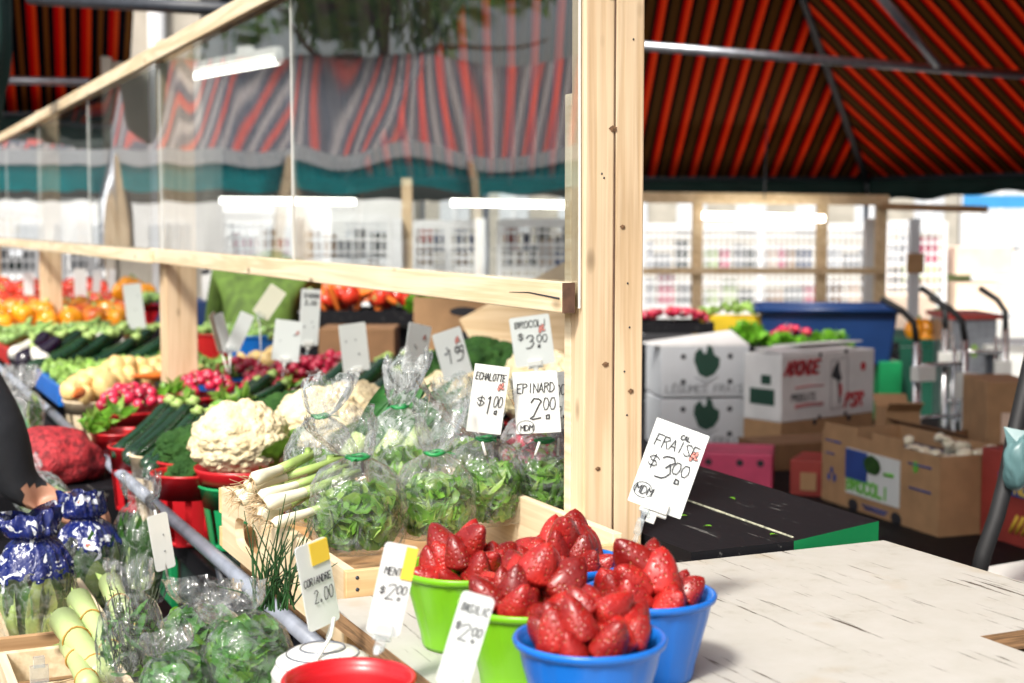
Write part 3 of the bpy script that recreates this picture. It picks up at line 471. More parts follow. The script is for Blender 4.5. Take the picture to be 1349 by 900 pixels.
def fill_berries(c,label,group,n3=((.0290,10,.003),(.018,6,.015),(.003,2,.029)),h=.076,seed=0):
    random.seed(seed)
    for R0,n,dz in n3:
        ph=rr(0,6)
        for k in range(n):
            th=ph+2*PI*k/n+rr(-.15,.15); r=R0+rr(-.003,.003); sc=rr(.78,1.08) if R0>.025 else rr(.85,1.22)
            tip=Vector((math.cos(th)*rr(-.1,.85)+rr(-.25,.25),math.sin(th)*rr(-.1,.85)+rr(-.25,.25),rr(.45,1))).normalized()
            if R0<.025 and random.random()<.2: tip=Vector((rr(-1,1),rr(-1,1),.25)).normalized()
            p=Vector(c)+Vector((r*math.cos(th),r*math.sin(th),h+dz-.016+rr(-.003,.004)))
            q=tip.to_track_quat('Z','Y'); e=(q@Matrix.Rotation(rr(0,6),3,'Z').to_quaternion()).to_euler()
            first_or_copy(random.choice(BER),p,e,sc,label,'strawberry',group)
    # a layer below so the basket is full
    for k in range(6):
        th=k*PI/3; p=Vector(c)+Vector((.014*math.cos(th),.014*math.sin(th),h-.036)); first_or_copy(BER[k],p,(rr(-.2,.2),rr(-.2,.2),rr(0,6)),.72,label,'strawberry',group)
def at_rim(px,py,h=.076): p=hz(px,py,TZ+h); return Vector((p.x,p.y,TZ+.0006))
for nm,lab,mat,px,py,sd in (('strawberry_basket','bright blue basket of strawberries nearest the front edge of the table','blue',777,838,3),
    ('strawberry_basket','bright blue basket of strawberries standing just under the strawberry price card','blue',853,780,11),
    ('strawberry_basket','bright blue basket of strawberries tucked behind against the pine post','blue',742,737,23),
    ('strawberry_basket','lime green basket of strawberries in the middle beside the basil card','lime',695,790,31),
    ('strawberry_basket','lime green basket of strawberries next to the wooden crate of bagged greens','lime',612,746,47)):
    c=at_rim(px,py); pint(nm,lab,mat,c,rz=rr(0,1)); 
    fill_berries(c,'ripe strawberry in the '+lab.replace('bright ','').replace(' of strawberries','').replace('wooden crate of bagged greens','bagged greens crate').replace('strawberry price card','price card'),'strawberries in the '+lab.split(' basket')[0]+' basket '+lab.split('strawberries ')[1],seed=sd)
random.seed(5)
# ------------------------------------------------------------------ price cards on clips
def sign(label,px,py,d,pw,ph,roll=0,yaw=0,pitch=0,texts=(),pen=.0011,mat='card',doodle=None,sticker=None,stem=None,clip=True,rnd_=True,extra=None,chain=True,blot=0,ring=None):
    s=d/F; wv=pw*s/max(.25,math.cos(R_(yaw))); hv=ph*s
    rot=Matrix.Rotation(-A+R_(yaw),3,'Z')@Matrix.Rotation(R_(roll),3,'Y')@Matrix.Rotation(R_(pitch),3,'X')
    org=at(px,py,d)-rot@Vector((0,0,hv/2))
    t=thing('price_card',label,'price sign',org,rot=rot.to_euler(),group='price cards clipped over the produce')
    m=MB(); r=.004 if rnd_ else .001; pts=[]
    for cx,cz,a0 in((wv/2-r,hv-r,0),(-wv/2+r,hv-r,90),(-wv/2+r,r,180),(wv/2-r,r,270)):
        for q in(0,30,60,90): a=R_(a0+q); pts.append((cx+r*math.cos(a),cz+r*math.sin(a)))
    n=len(pts); m.add([(x,0,z) for x,z in pts]+[(x,.0013,z) for x,z in pts],[tuple(range(n))[::-1],tuple(range(n,2*n))]+[(k,(k+1)%n,n+(k+1)%n,n+k) for k in range(n)])
    for v in m.v: v.y+=.03*(v.x*v.x/max(wv,.01))
    cm=m.build('card',W[mat],t)
    if texts:
        l=MB()
        for tx,x,z,h in texts: letters(l,tx,(x-.5)*wv,z*hv,h*hv,pen if h<.2 else pen*1.35,slant=.1,jit=.7,wr=min(.62,(.93-x)*wv/max(1,len(tx))/1.3/(h*hv)))
        if ring:
            cx,cz,rr_=(ring[0]-.5)*wv,ring[1]*hv,ring[2]*wv; l.tube([(cx+rr_*math.cos(a*PI/10),-.0006,cz+rr_*.8*math.sin(a*PI/10)) for a in range(21)],.00035,4,cap=False)
        l.build('lettering',W['ink'],t)
    if blot:
        l=MB()
        for k in range(blot): disc(l,rr(-.3,.3)*wv,rr(.3,.75)*hv,rr(.02,.07)*wv,rr(.01,.03)*hv,-.0007-.00002*k,0,10,.5)
        l.build('lettering',W['inkgr'],t)
    if doodle:
        x,z,sc_=(doodle[0]-.5)*wv,doodle[1]*hv,doodle[2]*wv; l=MB()
        for k,(dx,dz,rx,rz) in enumerate(((0,0,.55,.5),(.45,.55,.28,.5),(-.35,-.55,.3,.42),(.55,-.35,.4,.22),(-.1,.55,.22,.2))):
            cxx,czz=x+dx*sc_,z+dz*sc_; disc(l,cxx,czz,rx*sc_,rz*sc_,-.0006-.00012*k,0,14,.25)
            l.tube([(cxx+rx*sc_*math.cos(a*PI/7),-.0009-.00012*k,czz+rz*sc_*math.sin(a*PI/7)) for a in range(15)],.00022,4,mi=1,cap=False)
        l.build('doodle',[W['pink'],W['ink']],t)
    if sticker:
        x0,z0,x1,z1=sticker; l=MB(); l.box(((x0+x1-1)/2*wv,-.0006,(z0+z1)/2*hv),((x1-x0)*wv,.001,(z1-z0)*hv)); l.build('sticker',W['yell'],t)
    if clip:
        l=MB(); cw=min(.026,wv*.5); l.box((0,-.002,.0045),(cw,.006,.011)); l.box((0,.0035,.0045),(cw,.004,.011)); l.tube([(-cw*.55,0,-.003),(cw*.55,0,-.003)],.0028,8); l.box((0,0,-.008),(.009,.006,.012)); l.build('clip',W['wplast'] if clip=='white' else W['clearp'],t,bev=.0012)
    if stem:
        inv=rot.transposed(); pts=[Vector((0,0,-.012))]+[inv@(p-org) for p in stem]; l=MB()
        if chain:
            for a,b in zip(pts,pts[1:]):
                q=max(1,int((b-a).length/.011))
                for k in range(q):
                    c=a+(b-a)*((k+.5)/q); qt=(b-a).to_track_quat('Z','Y').to_matrix()@Matrix.Rotation(k*PI/2,3,'Z'); l.box(c,(.0075,.0045,.0095),rot=qt)
        else: l.tube(pts,.0018,8)
        l.build('stem',W['clearp'] if chain else W['wplast'],t,bev=.0008 if chain else 0)
    return t
sign('tilted strawberry price card marked 3.00 on a clear chain clip above the blue baskets',881,617,1.50,74,116,roll=20,pitch=-6,texts=[('FRAISE',.1,.70,.13),('$',.10,.44,.17),('3.',.30,.36,.27),('00',.56,.46,.13),('MDM',.05,.13,.09),('CAL',.52,.86,.05)],pen=.0010,doodle=(.84,.72,.10),clip='white',stem=[at(852,668,1.50),at(842,692,1.46),at(836,716,1.44),at(826,752,1.44)],rnd_=False,ring=(.19,.175,.17))
sign('shallot price card marked 1.00 behind the bagged greens',643,526,1.95,46,90,roll=8,yaw=12,texts=[('ECHALOTTE',.06,.78,.10),('$',.18,.38,.17),('1.',.42,.30,.25),('00',.66,.40,.15)],pen=.0011,doodle=(.80,.70,.12),rnd_=False,clip=None,stem=[at(640,600,1.95)],chain=False)
sign('spinach price card marked 2.00 beside the guard post',707,530,1.98,59,82,roll=-4,yaw=-8,texts=[('EPINARD',.08,.66,.15),('2.',.34,.24,.32),('00',.64,.38,.18),('MDM',.10,.05,.09)],pen=.0012,rnd_=False,clip=None,stem=[at(705,600,1.98)],chain=False,ring=(.22,.10,.2))
sign('second spinach-row card half hidden behind the post edge',733,528,2.04,30,76,roll=-4,yaw=-5,texts=[('ROC',.30,.60,.17),('2.',.5,.2,.2)],pen=.0012,doodle=(.2,.86,.22),rnd_=False,clip=None,stem=[at(735,600,2.04)],chain=False)
sign('broccoli price card marked 3.00 under the bottom rail',701,449,2.75,53,66,roll=-8,yaw=-6,texts=[('BROCOLI',.12,.78,.12),('$',.16,.52,.16),('3.',.34,.36,.24),('00',.62,.46,.14)],pen=.0015,doodle=(.76,.72,.11),clip='white',stem=[at(706,520,2.76)],blot=0)
sign('price card marked 15 leaning left before a brown carton',596,466,3.2,38,64,roll=-16,yaw=22,texts=[('15',.25,.32,.28),('00',.6,.48,.13)],pen=.0016,doodle=(.76,.74,.12),stem=[at(604,516,3.2)],blot=2)
sign('narrow turned price card standing right of the zucchini row',550,459,3.3,28,64,roll=12,yaw=48,blot=3,doodle=(.72,.75,.09),stem=[at(541,510,3.3)])
sign('price card with a blue mark above the zucchini and radishes',467,458,3.55,34,64,roll=-6,yaw=24,blot=3,stem=[at(468,505,3.55)],clip='white')
sign('tall narrow price card with two dark lines clipped in front of the fruit trays',408,418,4.0,25,74,roll=4,yaw=16,blot=3,clip='white',stem=[at(403,470,4.0)],texts=[('OIGNON',.15,.85,.07),('2.00',.2,.72,.07)],pen=.0018)
sign('broad white price card standing among the radishes',378,449,3.85,36,54,roll=7,yaw=0,blot=2,clip='white',stem=[at(372,496,3.85)],doodle=(.85,.72,.08))
sign('cream price tag tilted on a long white stem before the green coat',355,398,4.1,24,44,roll=35,yaw=8,mat='cardy',stem=[at(342,425,4.1),at(344,468,4.08),at(340,480,4.06)],chain=False)
sign('white price tag leaning right beside the blue basket',316,437,4.0,19,52,roll=24,yaw=10,stem=[at(303,490,4.0)],chain=False)
sign('thin white price tag leaning left next to the red basket',294,438,4.05,11,52,roll=-16,yaw=40,stem=[at(303,492,4.05)],chain=False)
sign('thin yellow-edged price tag leaning left next to the red basket',285,437,4.1,5,54,roll=-24,yaw=70,mat='cardy',stem=[at(300,490,4.1)],chain=False)
sign('white price card half covering the yellow peppers',177,404,6.0,22,60,roll=-6,yaw=20,blot=2,stem=[at(180,446,6.0)])
sign('narrow white card with a red top above the tomatoes',106,378,7.6,15,48,yaw=20,blot=1,stem=[at(105,412,7.6)])
sign('white card with a red top left of the far guard post',38,380,8.0,12,40,yaw=20,blot=1,stem=[at(38,412,8.0)])
sign('middle narrow white tag above the tomatoes',127,379,7.8,9,44,roll=5,yaw=30,stem=[at(127,415,7.8)])
sign('far narrow white tag next to the grey pillar foot',147,378,8.1,8,46,roll=4,yaw=30,stem=[at(147,415,8.1)])
sign('mint price card marked 2.00 with a yellow sticker standing over the red basket',517,777,1.27,45,123,roll=13,yaw=10,texts=[('MENTHE',.15,.66,.08),('$',.12,.44,.09),('2.',.33,.40,.16),('00',.62,.47,.09)],pen=.0007,sticker=(.64,.63,.985,.985),stem=[at(496,858,1.22)],clip='clear')
sign('basil price card marked 2.00 leaning in front of the green basket',613,844,1.12,45,128,roll=17,yaw=6,texts=[('BASILIC',.10,.80,.085),('$',.07,.60,.09),('2.',.25,.50,.17),('00',.60,.57,.09)],pen=.0007,stem=[at(588,925,1.10)],clip='clear')
sign('coriander price card with a yellow sticker turned edge-on before the chives',419,770,1.40,37,118,roll=-11,yaw=44,texts=[('CORIANDRE',.06,.52,.08),('2.00',.30,.30,.14)],pen=.0009,sticker=(.42,.73,.985,.985),stem=[at(440,815,1.39),at(436,838,1.38),at(418,868,1.37)],chain=False,clip=None)
sign('narrow white card hanging below the tube rail',213,714,2.1,22,76,roll=-9,yaw=40,blot=2,stem=[at(204,672,2.1)],clip=None,chain=False)
# ------------------------------------------------------------------ crate of bagged greens
CR=dict(x0=.490,x1=.832,y0=1.516,y1=2.085,z0=1.14,z1=1.238)
t=thing('wooden_crate','pale wooden crate with a rounded hand hole holding cellophane bags of greens','crate',(0,0,0))
x0,x1,y0,y1=CR['x0'],CR['x1'],CR['y0'],CR['y1']
# left end panel with hand hole (grid around the hole)
m=MB(); th_=.012; hy0,hy1,hz0,hz1=1.885,2.005,1.164,1.198; n=16
hole=[]; 
for k in range(n):
    a=2*PI*k/n; c,s_=math.cos(a),math.sin(a); hole.append((.5*(hy0+hy1)+.062*math.copysign(abs(c)**.6,c),.5*(hz0+hz1)+.022*math.copysign(abs(s_)**.6,s_)))
outl=[]
for k in range(n):
    a=2*PI*k/n; c,s_=math.cos(a),math.sin(a); q=max(abs(c),abs(s_)); outl.append((.5*(y0+y1)+(y1-y0)/2*c/q,.5*(CR['z0']+1.228)+(1.228-CR['z0'])/2*s_/q))
for xx,fl in((x0,1),(x0+th_,0)):
    for k in range(n):
        j=(k+1)%n; q=[(xx,*hole[k]),(xx,*outl[k]),(xx,*outl[j]),(xx,*hole[j])]; m.add(q[::-1] if fl else q,[(0,1,2,3)])
for k in range(n):
    j=(k+1)%n; m.add([(x0,*hole[k]),(x0,*hole[j]),(x0+th_,*hole[j]),(x0+th_,*hole[k])],[(0,1,2,3)]); m.add([(x0,*outl[k]),(x0,*outl[j]),(x0+th_,*outl[j]),(x0+th_,*outl[k])],[(3,2,1,0)])
m.build('end_panel',W['crate'],t)
m=MB(); m.box((x1-.006,(y0+y1)/2,1.19),(.012,y1-y0,.1)); m.build('end_panel',W['crate'],t,bev=.001)
for k,(za,zb) in enumerate(((1.196,1.229),(1.142,1.170))): m=MB(); m.box(((x0+x1)/2,y0-.0045,(za+zb)/2),(x1-x0+.004,.009,zb-za)); m.build('side_slat',W['cratex'],t,bev=.001)
for k,(za,zb) in enumerate(((1.19,1.226),(1.142,1.170))): m=MB(); m.box(((x0+x1)/2,y1+.0045,(za+zb)/2),(x1-x0+.004,.009,zb-za)); m.build('side_slat',W['cratex'],t,bev=.001)
m=MB(); m.box(((x0+x1)/2,(y0+y1)/2,1.1465),(x1-x0-.026,y1-y0-.002,.008)); m.build('floor_board',W['crated'],t)
m=MB(); 
for z in(1.221,1.208): m.tube([(x0+.011,y0-.0095,z),(x0+.011,y0-.0075,z)],.0022,8)
m.build('nail',W['dgrey'],t)
# ------------------------------------------------------------------ cellophane bags
def bag_film(m,rx,ry,h,flare,seed,tilt=(0,0),neck=.2,wide=1.12,n=64,mi=0,lean=0):
    key=[(0,.0,.55),(.02,.01,.86),(.12,.10,1.0),(.4,.45,1.06),(.62,.70,.98),(.78,.88,.70),(.90,.97,.36),(1.0,1.0,neck)]
    prof=[]; K=22
    for i in range(K+1):
        u=i/K
        for a,b in zip(key,key[1:]):
            if a[0]<=u<=b[0]+1e-9: q=(u-a[0])/(b[0]-a[0]); prof.append((a[1]+(b[1]-a[1])*q,a[2]+(b[2]-a[2])*q,max(0,(u-.5)*2))); break
    rows=[(z*h,r,p) for z,r,p in prof]
    if flare:
        for i in range(1,13): u=i/12; rows.append((h+flare*u,neck+(wide*.62-neck)*(u**.62)*(1-.18*max(0,u-.7)/.3),1.))
    vs=[];fs=[]; N_=len(rows)
    for i,(z,r,p) in enumerate(rows):
        over=max(0,(z-h)/max(flare,.001)) if flare else 0
        for k in range(n):
            th=2*PI*k/n; c,s_=math.cos(th),math.sin(th)
            q=1+.10*noise.noise((c*1.5+seed,s_*1.5,z*14))+.05*noise.noise((c*4,s_*4+seed,z*34))
            pl=abs(noise.noise((c*4.2+seed*3,s_*4.2,z*7+seed)))-.22
            q+=p*.62*pl+(.22*over*noise.noise((c*2.2,s_*2.2+seed*2,over*2)))
            cr=abs(noise.noise((c*2.6+seed,s_*2.6-seed,z*26)))
            q-=.09*max(0,.16-cr)/.16
            zz=z+(.30*flare*over*noise.noise((c*1.8+seed*5,s_*1.8,1.3)) if flare else 0)
            fl=1-.45*over*abs(math.sin(seed))
            vs.append((rx*r*q*c+tilt[0]*over*flare+lean*zz,ry*r*q*s_*fl+tilt[1]*over*flare,max(zz,0)))
    for i in range(N_-1):
        for k in range(n): fs.append((i*n+k,i*n+(k+1)%n,(i+1)*n+(k+1)%n,(i+1)*n+k))
    fs.append(tuple(range(n))[::-1])
    m.add(vs,fs,mi,True)
def greens(m,rx,ry,h,nl,L=.034,Wd=.011,seed=0,two=True,stems=True,lean=0):
    random.seed(seed)
    for k in range(nl):
        while 1:
            p=Vector((rr(-1,1),rr(-1,1),rr(-1,1)))
            if p.length<1: break
        if random.random()<.75 and p.length>.01: p=p.normalized()*rr(.72,.97)
        q=Vector((p.x*rx,p.y*ry,(p.z*.5+.5)*h)); q.x+=lean*q.z
        d=rdir(); d=(d+Vector((p.x,p.y,.2))*.2).normalized(); s=rr(.6,1.25)
        m.leaf(q-d*L*s*.5,d,rdir(),L*s,Wd*rr(.7,1.4),rr(-.3,.6),1 if (two and random.random()<.28) else 0,3)
        if stems and nl<0 and random.random()<.3: m.tube([q,q+d*L*.9+rdir()*.006,q+d*L*1.7+rdir()*.012],.0007,4,1,cap=False)
def squeeze(m,rx,ry,h,lean):
    for v in m.v:
        v.z=min(max(v.z,.003),h*1.08); x=v.x-lean*v.z; q=math.hypot(x/rx,v.y/ry); lim=.93*min(1,.72+v.z/(h*.35+1e-6)*.28)*(1 if v.z<h*.8 else 1-.35*(v.z/h-.8)/.28)
        if q>lim: f=lim/q*(1-.03*random.random()); v.x=x*f+lean*v.z; v.y*=f
def greens_bag(label,loc,rx,ry,h,flare,seed,tilt=(0,0),nl=420,fm='film',mats=('rocket','rocket2'),group=None,rot=(0,0,0),L=.038,Wd=.016,neck=.2,tie=True,name='greens_bag',cat='bag',wide=1.12,lean=0,fill=.66):
    t=thing(name,label,cat,loc,rot=rot,group=group)
    m=MB(); greens(m,rx*.93,ry*.93,h*fill,nl,L,Wd,int(seed*10),lean=lean); squeeze(m,rx,ry,h*fill,lean); m.build('leaves',[W[mats[0]],W[mats[1]]],t,loc=(0,0,.004))
    m=MB(); bag_film(m,rx,ry,h,flare,seed,tilt,neck,wide,lean=lean); m.build('film',W[fm],t)
    if tie:
        m=MB(); rn=rx*neck*1.15; m.tube([(lean*h+rn*math.cos(a*PI/8),rn*math.sin(a*PI/8),h+.001*math.sin(a)) for a in range(17)],.0028,6); a=seed*3; m.leaf(Vector((lean*h+rn*math.cos(a),-rn*abs(math.sin(a)),h)),Vector((math.cos(a),-.8,.2)),UP,.018,.006,.3); m.build('twist_tie',W['tie'],t)
    return t
GB='cellophane bags of salad greens in the wooden crate'
def onz(px,py,z): return hz(px,py,z)
greens_bag('front left bag of salad greens bulging over the crate corner',onz(472,727,1.200),.060,.050,.118,.060,.7,tilt=(-.35,.2),group=GB,L=.040,Wd=.020,wide=1.3)
greens_bag('short bag of salad greens second from the crate corner',onz(573,708,1.200),.052,.046,.110,.066,1.9,tilt=(.25,.2),group=GB,L=.038,Wd=.021,wide=1.35)
greens_bag('bag of rocket leaves with a tall crumpled top before the shallot card',onz(640,690,1.200),.056,.048,.116,.075,2.6,tilt=(-.5,.1),group=GB,wide=1.6,L=.046,Wd=.013)
greens_bag('bag of rocket leaves right beside the guard post',onz(717,680,1.200),.054,.046,.106,.08,3.4,tilt=(.1,.1),group=GB,wide=1.5,L=.046,Wd=.012)
greens_bag('milky tall bag of greens behind at the left end of the crate',onz(424,690,1.19),.050,.050,.150,.055,4.3,tilt=(.3,.1),group=GB,fm='filmw',wide=1.3,mats=('rocket','rocket2'),fill=.60)
greens_bag('tall bag with a pointed clear top in the middle of the back row',onz(527,668,1.19),.050,.048,.148,.078,5.2,tilt=(.25,.2),group=GB,fm='filmw',wide=1.25,fill=.55)
greens_bag('back bag of pale greens behind the rocket',onz(607,652,1.19),.050,.046,.130,.05,6.1,tilt=(-.2,.1),group=GB,fm='filmw',fill=.6)
greens_bag('back bag with pink radishes showing beside the post',onz(700,648,1.19),.050,.044,.125,.055,7.7,tilt=(.1,.2),group=GB,fm='filmw',mats=('radish','rocket2'),fill=.68,L=.03,Wd=.02)
# spring onions on the crate's left end
def spring_onion(label,p,d,L=.16,r=.0075,group=None):
    t=thing('spring_onion',label,'spring onion',p,group=group); d=d.normalized(); s=d.cross(UP).normalized()
    m=MB(); m.tube([Vector((0,0,0)),d*.006,d*.02,d*.05,d*.09],[r*.75,r*1.15,r*1.1,r*.85,r*.8],12); m.build('bulb',W['onionw'],t)
    m=MB(); m.tube([d*.06,d*.10+UP*.002,d*.15+UP*.006,d*L+UP*.012],[r*.86,r*.84,r*.7,r*.5],10); m.build('green_leaf',W['stalk'],t)
    m=MB()
    for k in range(16):
        q=(-d+rdir()*.75).normalized(); m.tube([Vector((0,0,0)),q*.009+rdir()*.002,q*.02+rdir()*.005-UP*.003],[.0006,.0005,.0003],4)
    m.build('root_tuft',W['root'],t)
    return t
k=0
for px,py,z in((322,654,1.262),(330,664,1.262),(350,675,1.262),(356,684,1.262),(335,645,1.278),(354,658,1.279),(362,668,1.279),(372,694,1.262),(345,636,1.292)):
    p=hz(px-12,py-4,z-.012); q=hz(px+88,py-36+rr(-14,10),z); spring_onion('white-bulbed spring onion in the bunch lying on the crate end',p,q-p,group='spring onions on the crate end',L=.125,r=rr(.0065,.0085)); k+=1
m=MB()
# ------------------------------------------------------------------ produce on the stand
def ico(sub):
    bm=bmesh.new(); bmesh.ops.create_icosphere(bm,subdivisions=sub,radius=1); vs=[v.co.copy() for v in bm.verts]; fs=[[v.index for v in f.verts] for f in bm.faces]; bm.free(); return vs,fs
I6=ico(6); I4=ico(4); I3=ico(3); I2=ico(2)
def curd(name,R,seed,mat,a1=.15,a2=.085,f1=2.6,f2=6.5,flat=.86):
    vs=[]
    for v in I6[0]:
        d=v.copy(); p=d*f1+Vector((seed*3.1,seed*1.7,seed)); q=d*f2+Vector((seed,seed*2.3,0))
        d1=noise.voronoi(p)[0]; d2=noise.voronoi(q)[0]
        r=1+a1*(.55-d1[0])+a1*.6*min(.25,(d1[1]-d1[0]))+a2*(.5-d2[0])+a2*.8*min(.2,d2[1]-d2[0])
        if v.z<-.25: r*=1-.35*(-.25-v.z)
        vs.append(Vector((d.x*r,d.y*r,d.z*r*flat))*R)
    return vs
def cauliflower(label,p,R,seed,leaves=3,group='cauliflowers on the stand',la=-1.2):
    t=thing('cauliflower',label,'cauliflower',p,group=group); m=MB(); m.add(curd('c',R,seed,None,.14,.085,2.6,6.5,.86),I6[1],0,True)
    z0=min(v.z for v in m.v)
    for v in m.v: v.z-=z0
    m.build('curd',W['cauli'],t)
    for k in range(leaves):
        a=la+k*.55; l=MB(); d=Vector((math.cos(a),math.sin(a),0)); b=d*R*.86+Vector((0,0,R*.10))
        l.leaf(b,(UP*.9+d*.35).normalized(),-d,R*rr(.95,1.25),R*rr(.8,1.0),.18,0,8)
        for v in l.v: v+=Vector((noise.noise(v*60),noise.noise(v*60+Vector((5,0,0))),0))*R*.10
        l.build('leaf',W['leafy'],t)
    return t
def broccoli(label,p,R,seed,group='broccoli heads on the stand',stem=True,rot=(0,0,0)):
    t=thing('broccoli',label,'broccoli',p,group=group,rot=rot); m=MB(); vs=curd('b',R,seed,None,.34,.10,1.7,7.,.72); m.add(vs,I6[1],0,True)
    for v in m.v: v.z+=R*.55
    m.build('head',W['brocc'],t)
    m=MB(); m.tube([(0,0,-R*.7),(0,0,-.2*R),(0,0,R*.3)],[R*.24,R*.26,R*.5],10); m.build('stalk',W['stalk'],t); return t
def slat_basket(label,loc,rt,rb,h,mat,group=None,n=14,band=None,name='slatted_basket',fill=True):
    t=thing(name,label,'basket',loc,group=group); m=MB(); N_=n*6; top=h*.68
    for k in range(n):
        a0=2*PI*k/n; a1=a0+2*PI/n*.68
        for dr,fl in((0,0),(-.002,1)):
            vs=[]; 
            for u in(0,1):
                for q in range(4): a=a0+(a1-a0)*q/3; r=rb+(rt-rb)*(u*top/h)+dr; vs.append((r*math.cos(a),r*math.sin(a),.004+u*(top-.004)))
            m.add(vs,[((i,i+1,i+5,i+4) if not fl else (i,i+4,i+5,i+1)) for i in range(3)],0,True)
    m.lathe([(0.001,.004),(rb,.004),(rb,.012),(rb-.003,.012)],48); rm=rb+(rt-rb)*top/h
    m.build('slats',W[mat],t)
    m=MB(); m.lathe([(rm-.002,top),(rm,top-.002),(rt,h-.006),(rt+.003,h-.004),(rt+.003,h),(rt-.001,h),(rt-.003,h-.006),(rm-.002,top)],64); m.build('rim',W[band or mat],t)
    if fill: pass
    return t
def tray_box(label,x0,x1,y0,y1,z1,mat,group='produce trays on the stand',h=.06):
    m=MB(); cx,cy=(x0+x1)/2,(y0+y1)/2; w_,d_=x1-x0,y1-y0; e=.008; z0=z1-h
    m.box((0,-d_/2+e/2,h/2),(w_,e,h)); m.box((0,d_/2-e/2,h/2),(w_,e,h)); m.box((-w_/2+e/2,0,h/2),(e,d_-2*e-.0005,h)); m.box((w_/2-e/2,0,h/2),(e,d_-2*e-.0005,h)); m.box((0,0,.012),(w_-2*e-.001,d_-2*e-.001,.016))
    o=m.build('produce_tray',W[mat],loc=(cx,cy,z0),bev=.0015); return tag(o,label,'tray',group)
def blobmesh(name,mats,fn,sub=I3,extra=None):
    m=MB(); m.add([fn(v) for v in sub[0]],sub[1],0,True)
    if extra: extra(m)
    return m.build(name,mats)
def veg(name,mats,L,r,bend=.1,stem=None,taper=(.55,1,1,.9,.6),n=16,stemr=.4):
    m=MB(); K=len(taper); pts=[];rs=[]
    for i in range(13):
        u=i/12; k=u*(K-1); a=int(min(k,K-2)); q=k-a; e=min(1,(min(u,1-u)/.07))**.5 if min(u,1-u)<.07 else 1
        pts.append(Vector((u*L-L/2,0,bend*L*(u-.5)**2*4-bend*L*.5))); rs.append(max(.0006,r*(taper[a]*(1-q)+taper[a+1]*q)*e))
    m.tube(pts,rs,n)
    if stem: m.tube([pts[-1]-Vector((.002,0,0)),pts[-1]+Vector((stem*.5,0,.001)),pts[-1]+Vector((stem,0,.004))],[r*stemr*1.25,r*stemr*.8,r*stemr*.95],8,1)
    return m.build(name,mats)
def src(o): o.hide_render=False; return o
pot=[blobmesh('potato',W['potato'],lambda v,s=s:Vector((v.x*.034,v.y*.027,v.z*.025))*(1+.13*noise.noise(v*1.3+Vector((s,0,0))))) for s in(1.,4.,8.)]
def rad_extra(m): m.tube([(0,0,-.013),(0.002,0,-.022),(.001,.003,-.034)],[.0035,.0013,.0004],6,1); m.tube([(0,0,.012),(0,.001,.018)],[.0035,.0025],6,2)
rad=[blobmesh('radish',[W['radish'],W['radroot'],W['stalk']],lambda v,s=s:Vector((v.x*.0165,v.y*.0165,v.z*.0155))*(1+.10*noise.noise(v+Vector((s,0,0)))),I3,rad_extra) for s in(2.,6.)]
def spr_extra(m):
    for k in range(5): a=k*1.25; m.leaf(Vector((math.cos(a)*.008,math.sin(a)*.008,-.012)),Vector((math.cos(a)*.5,math.sin(a)*.5,1)),Vector((math.cos(a),math.sin(a),0)),.03,.022,-.25)
spr=blobmesh('brussels_sprout',W['sprout'],lambda v:v*.019*(1+.06*noise.noise(v*2)),I2,spr_extra)
tom=blobmesh('tomato',[W['tomato'],W['stalk']],lambda v:Vector((v.x*.040*(1+.05*math.cos(5*math.atan2(v.y,v.x))),v.y*.040*(1+.05*math.cos(5*math.atan2(v.y,v.x))),v.z*.033-.008*max(0,v.z)**6)),I3,lambda m:[m.leaf(Vector((0,0,.026)),Vector((math.cos(a),math.sin(a),.1)),UP,.02,.006,.2,1) for a in(0,1.25,2.5,3.8,5)] and None)
pep=blobmesh('orange_pepper',[W['orange'],W['stalk']],lambda v:Vector((v.x*.042,v.y*.042,v.z*.044))*(1+.10*math.cos(4*math.atan2(v.y,v.x))*(1-abs(v.z))-.25*max(0,v.z-.75)),I4,lambda m:m.tube([(0,0,.028),(0,0,.042),(.006,0,.055)],[.009,.005,.006],8,1))
man=blobmesh('mango',W['mango'],lambda v:Vector((v.x*.052,v.y*.040,v.z*.038))*(1+.08*v.x),I3)
zuc=veg('zucchini',[W['zuc'],W['stalk']],.20,.0215,.06,.014,(.8,1.02,1,.88,.74),stemr=.6)
zul=veg('zucchini',[W['zuc'],W['stalk']],.27,.030,.07,.018,(.8,1.02,1,.85,.66),stemr=.55)
psq=veg('pale_squash',[W['zucp'],W['stalk']],.11,.019,.12,.012,(.8,1.05,.95,.7,.5))
egp=veg('eggplant',[W['egg'],W['stalk']],.19,.040,.1,.03,(.85,1.05,.95,.72,.5),stemr=.35)
weg=veg('white_eggplant',[W['wegg'],W['stalk']],.12,.026,.1,.02,(.85,1.05,.95,.72,.5),stemr=.35)
car=veg('carrot',[W['carrot'],W['stalk']],.13,.014,.02,.01,(.25,.6,.85,1,1.0))
usedsrc=set()
def put(s,loc,rot,sc,label,cat,group):
    if s.name not in usedsrc:
        usedsrc.add(s.name); s.location=loc; s.rotation_euler=rot; s.scale=(sc,sc,sc); return tag(s,label,cat,group)
    return inst(s,loc,rot,sc,label,group,cat)
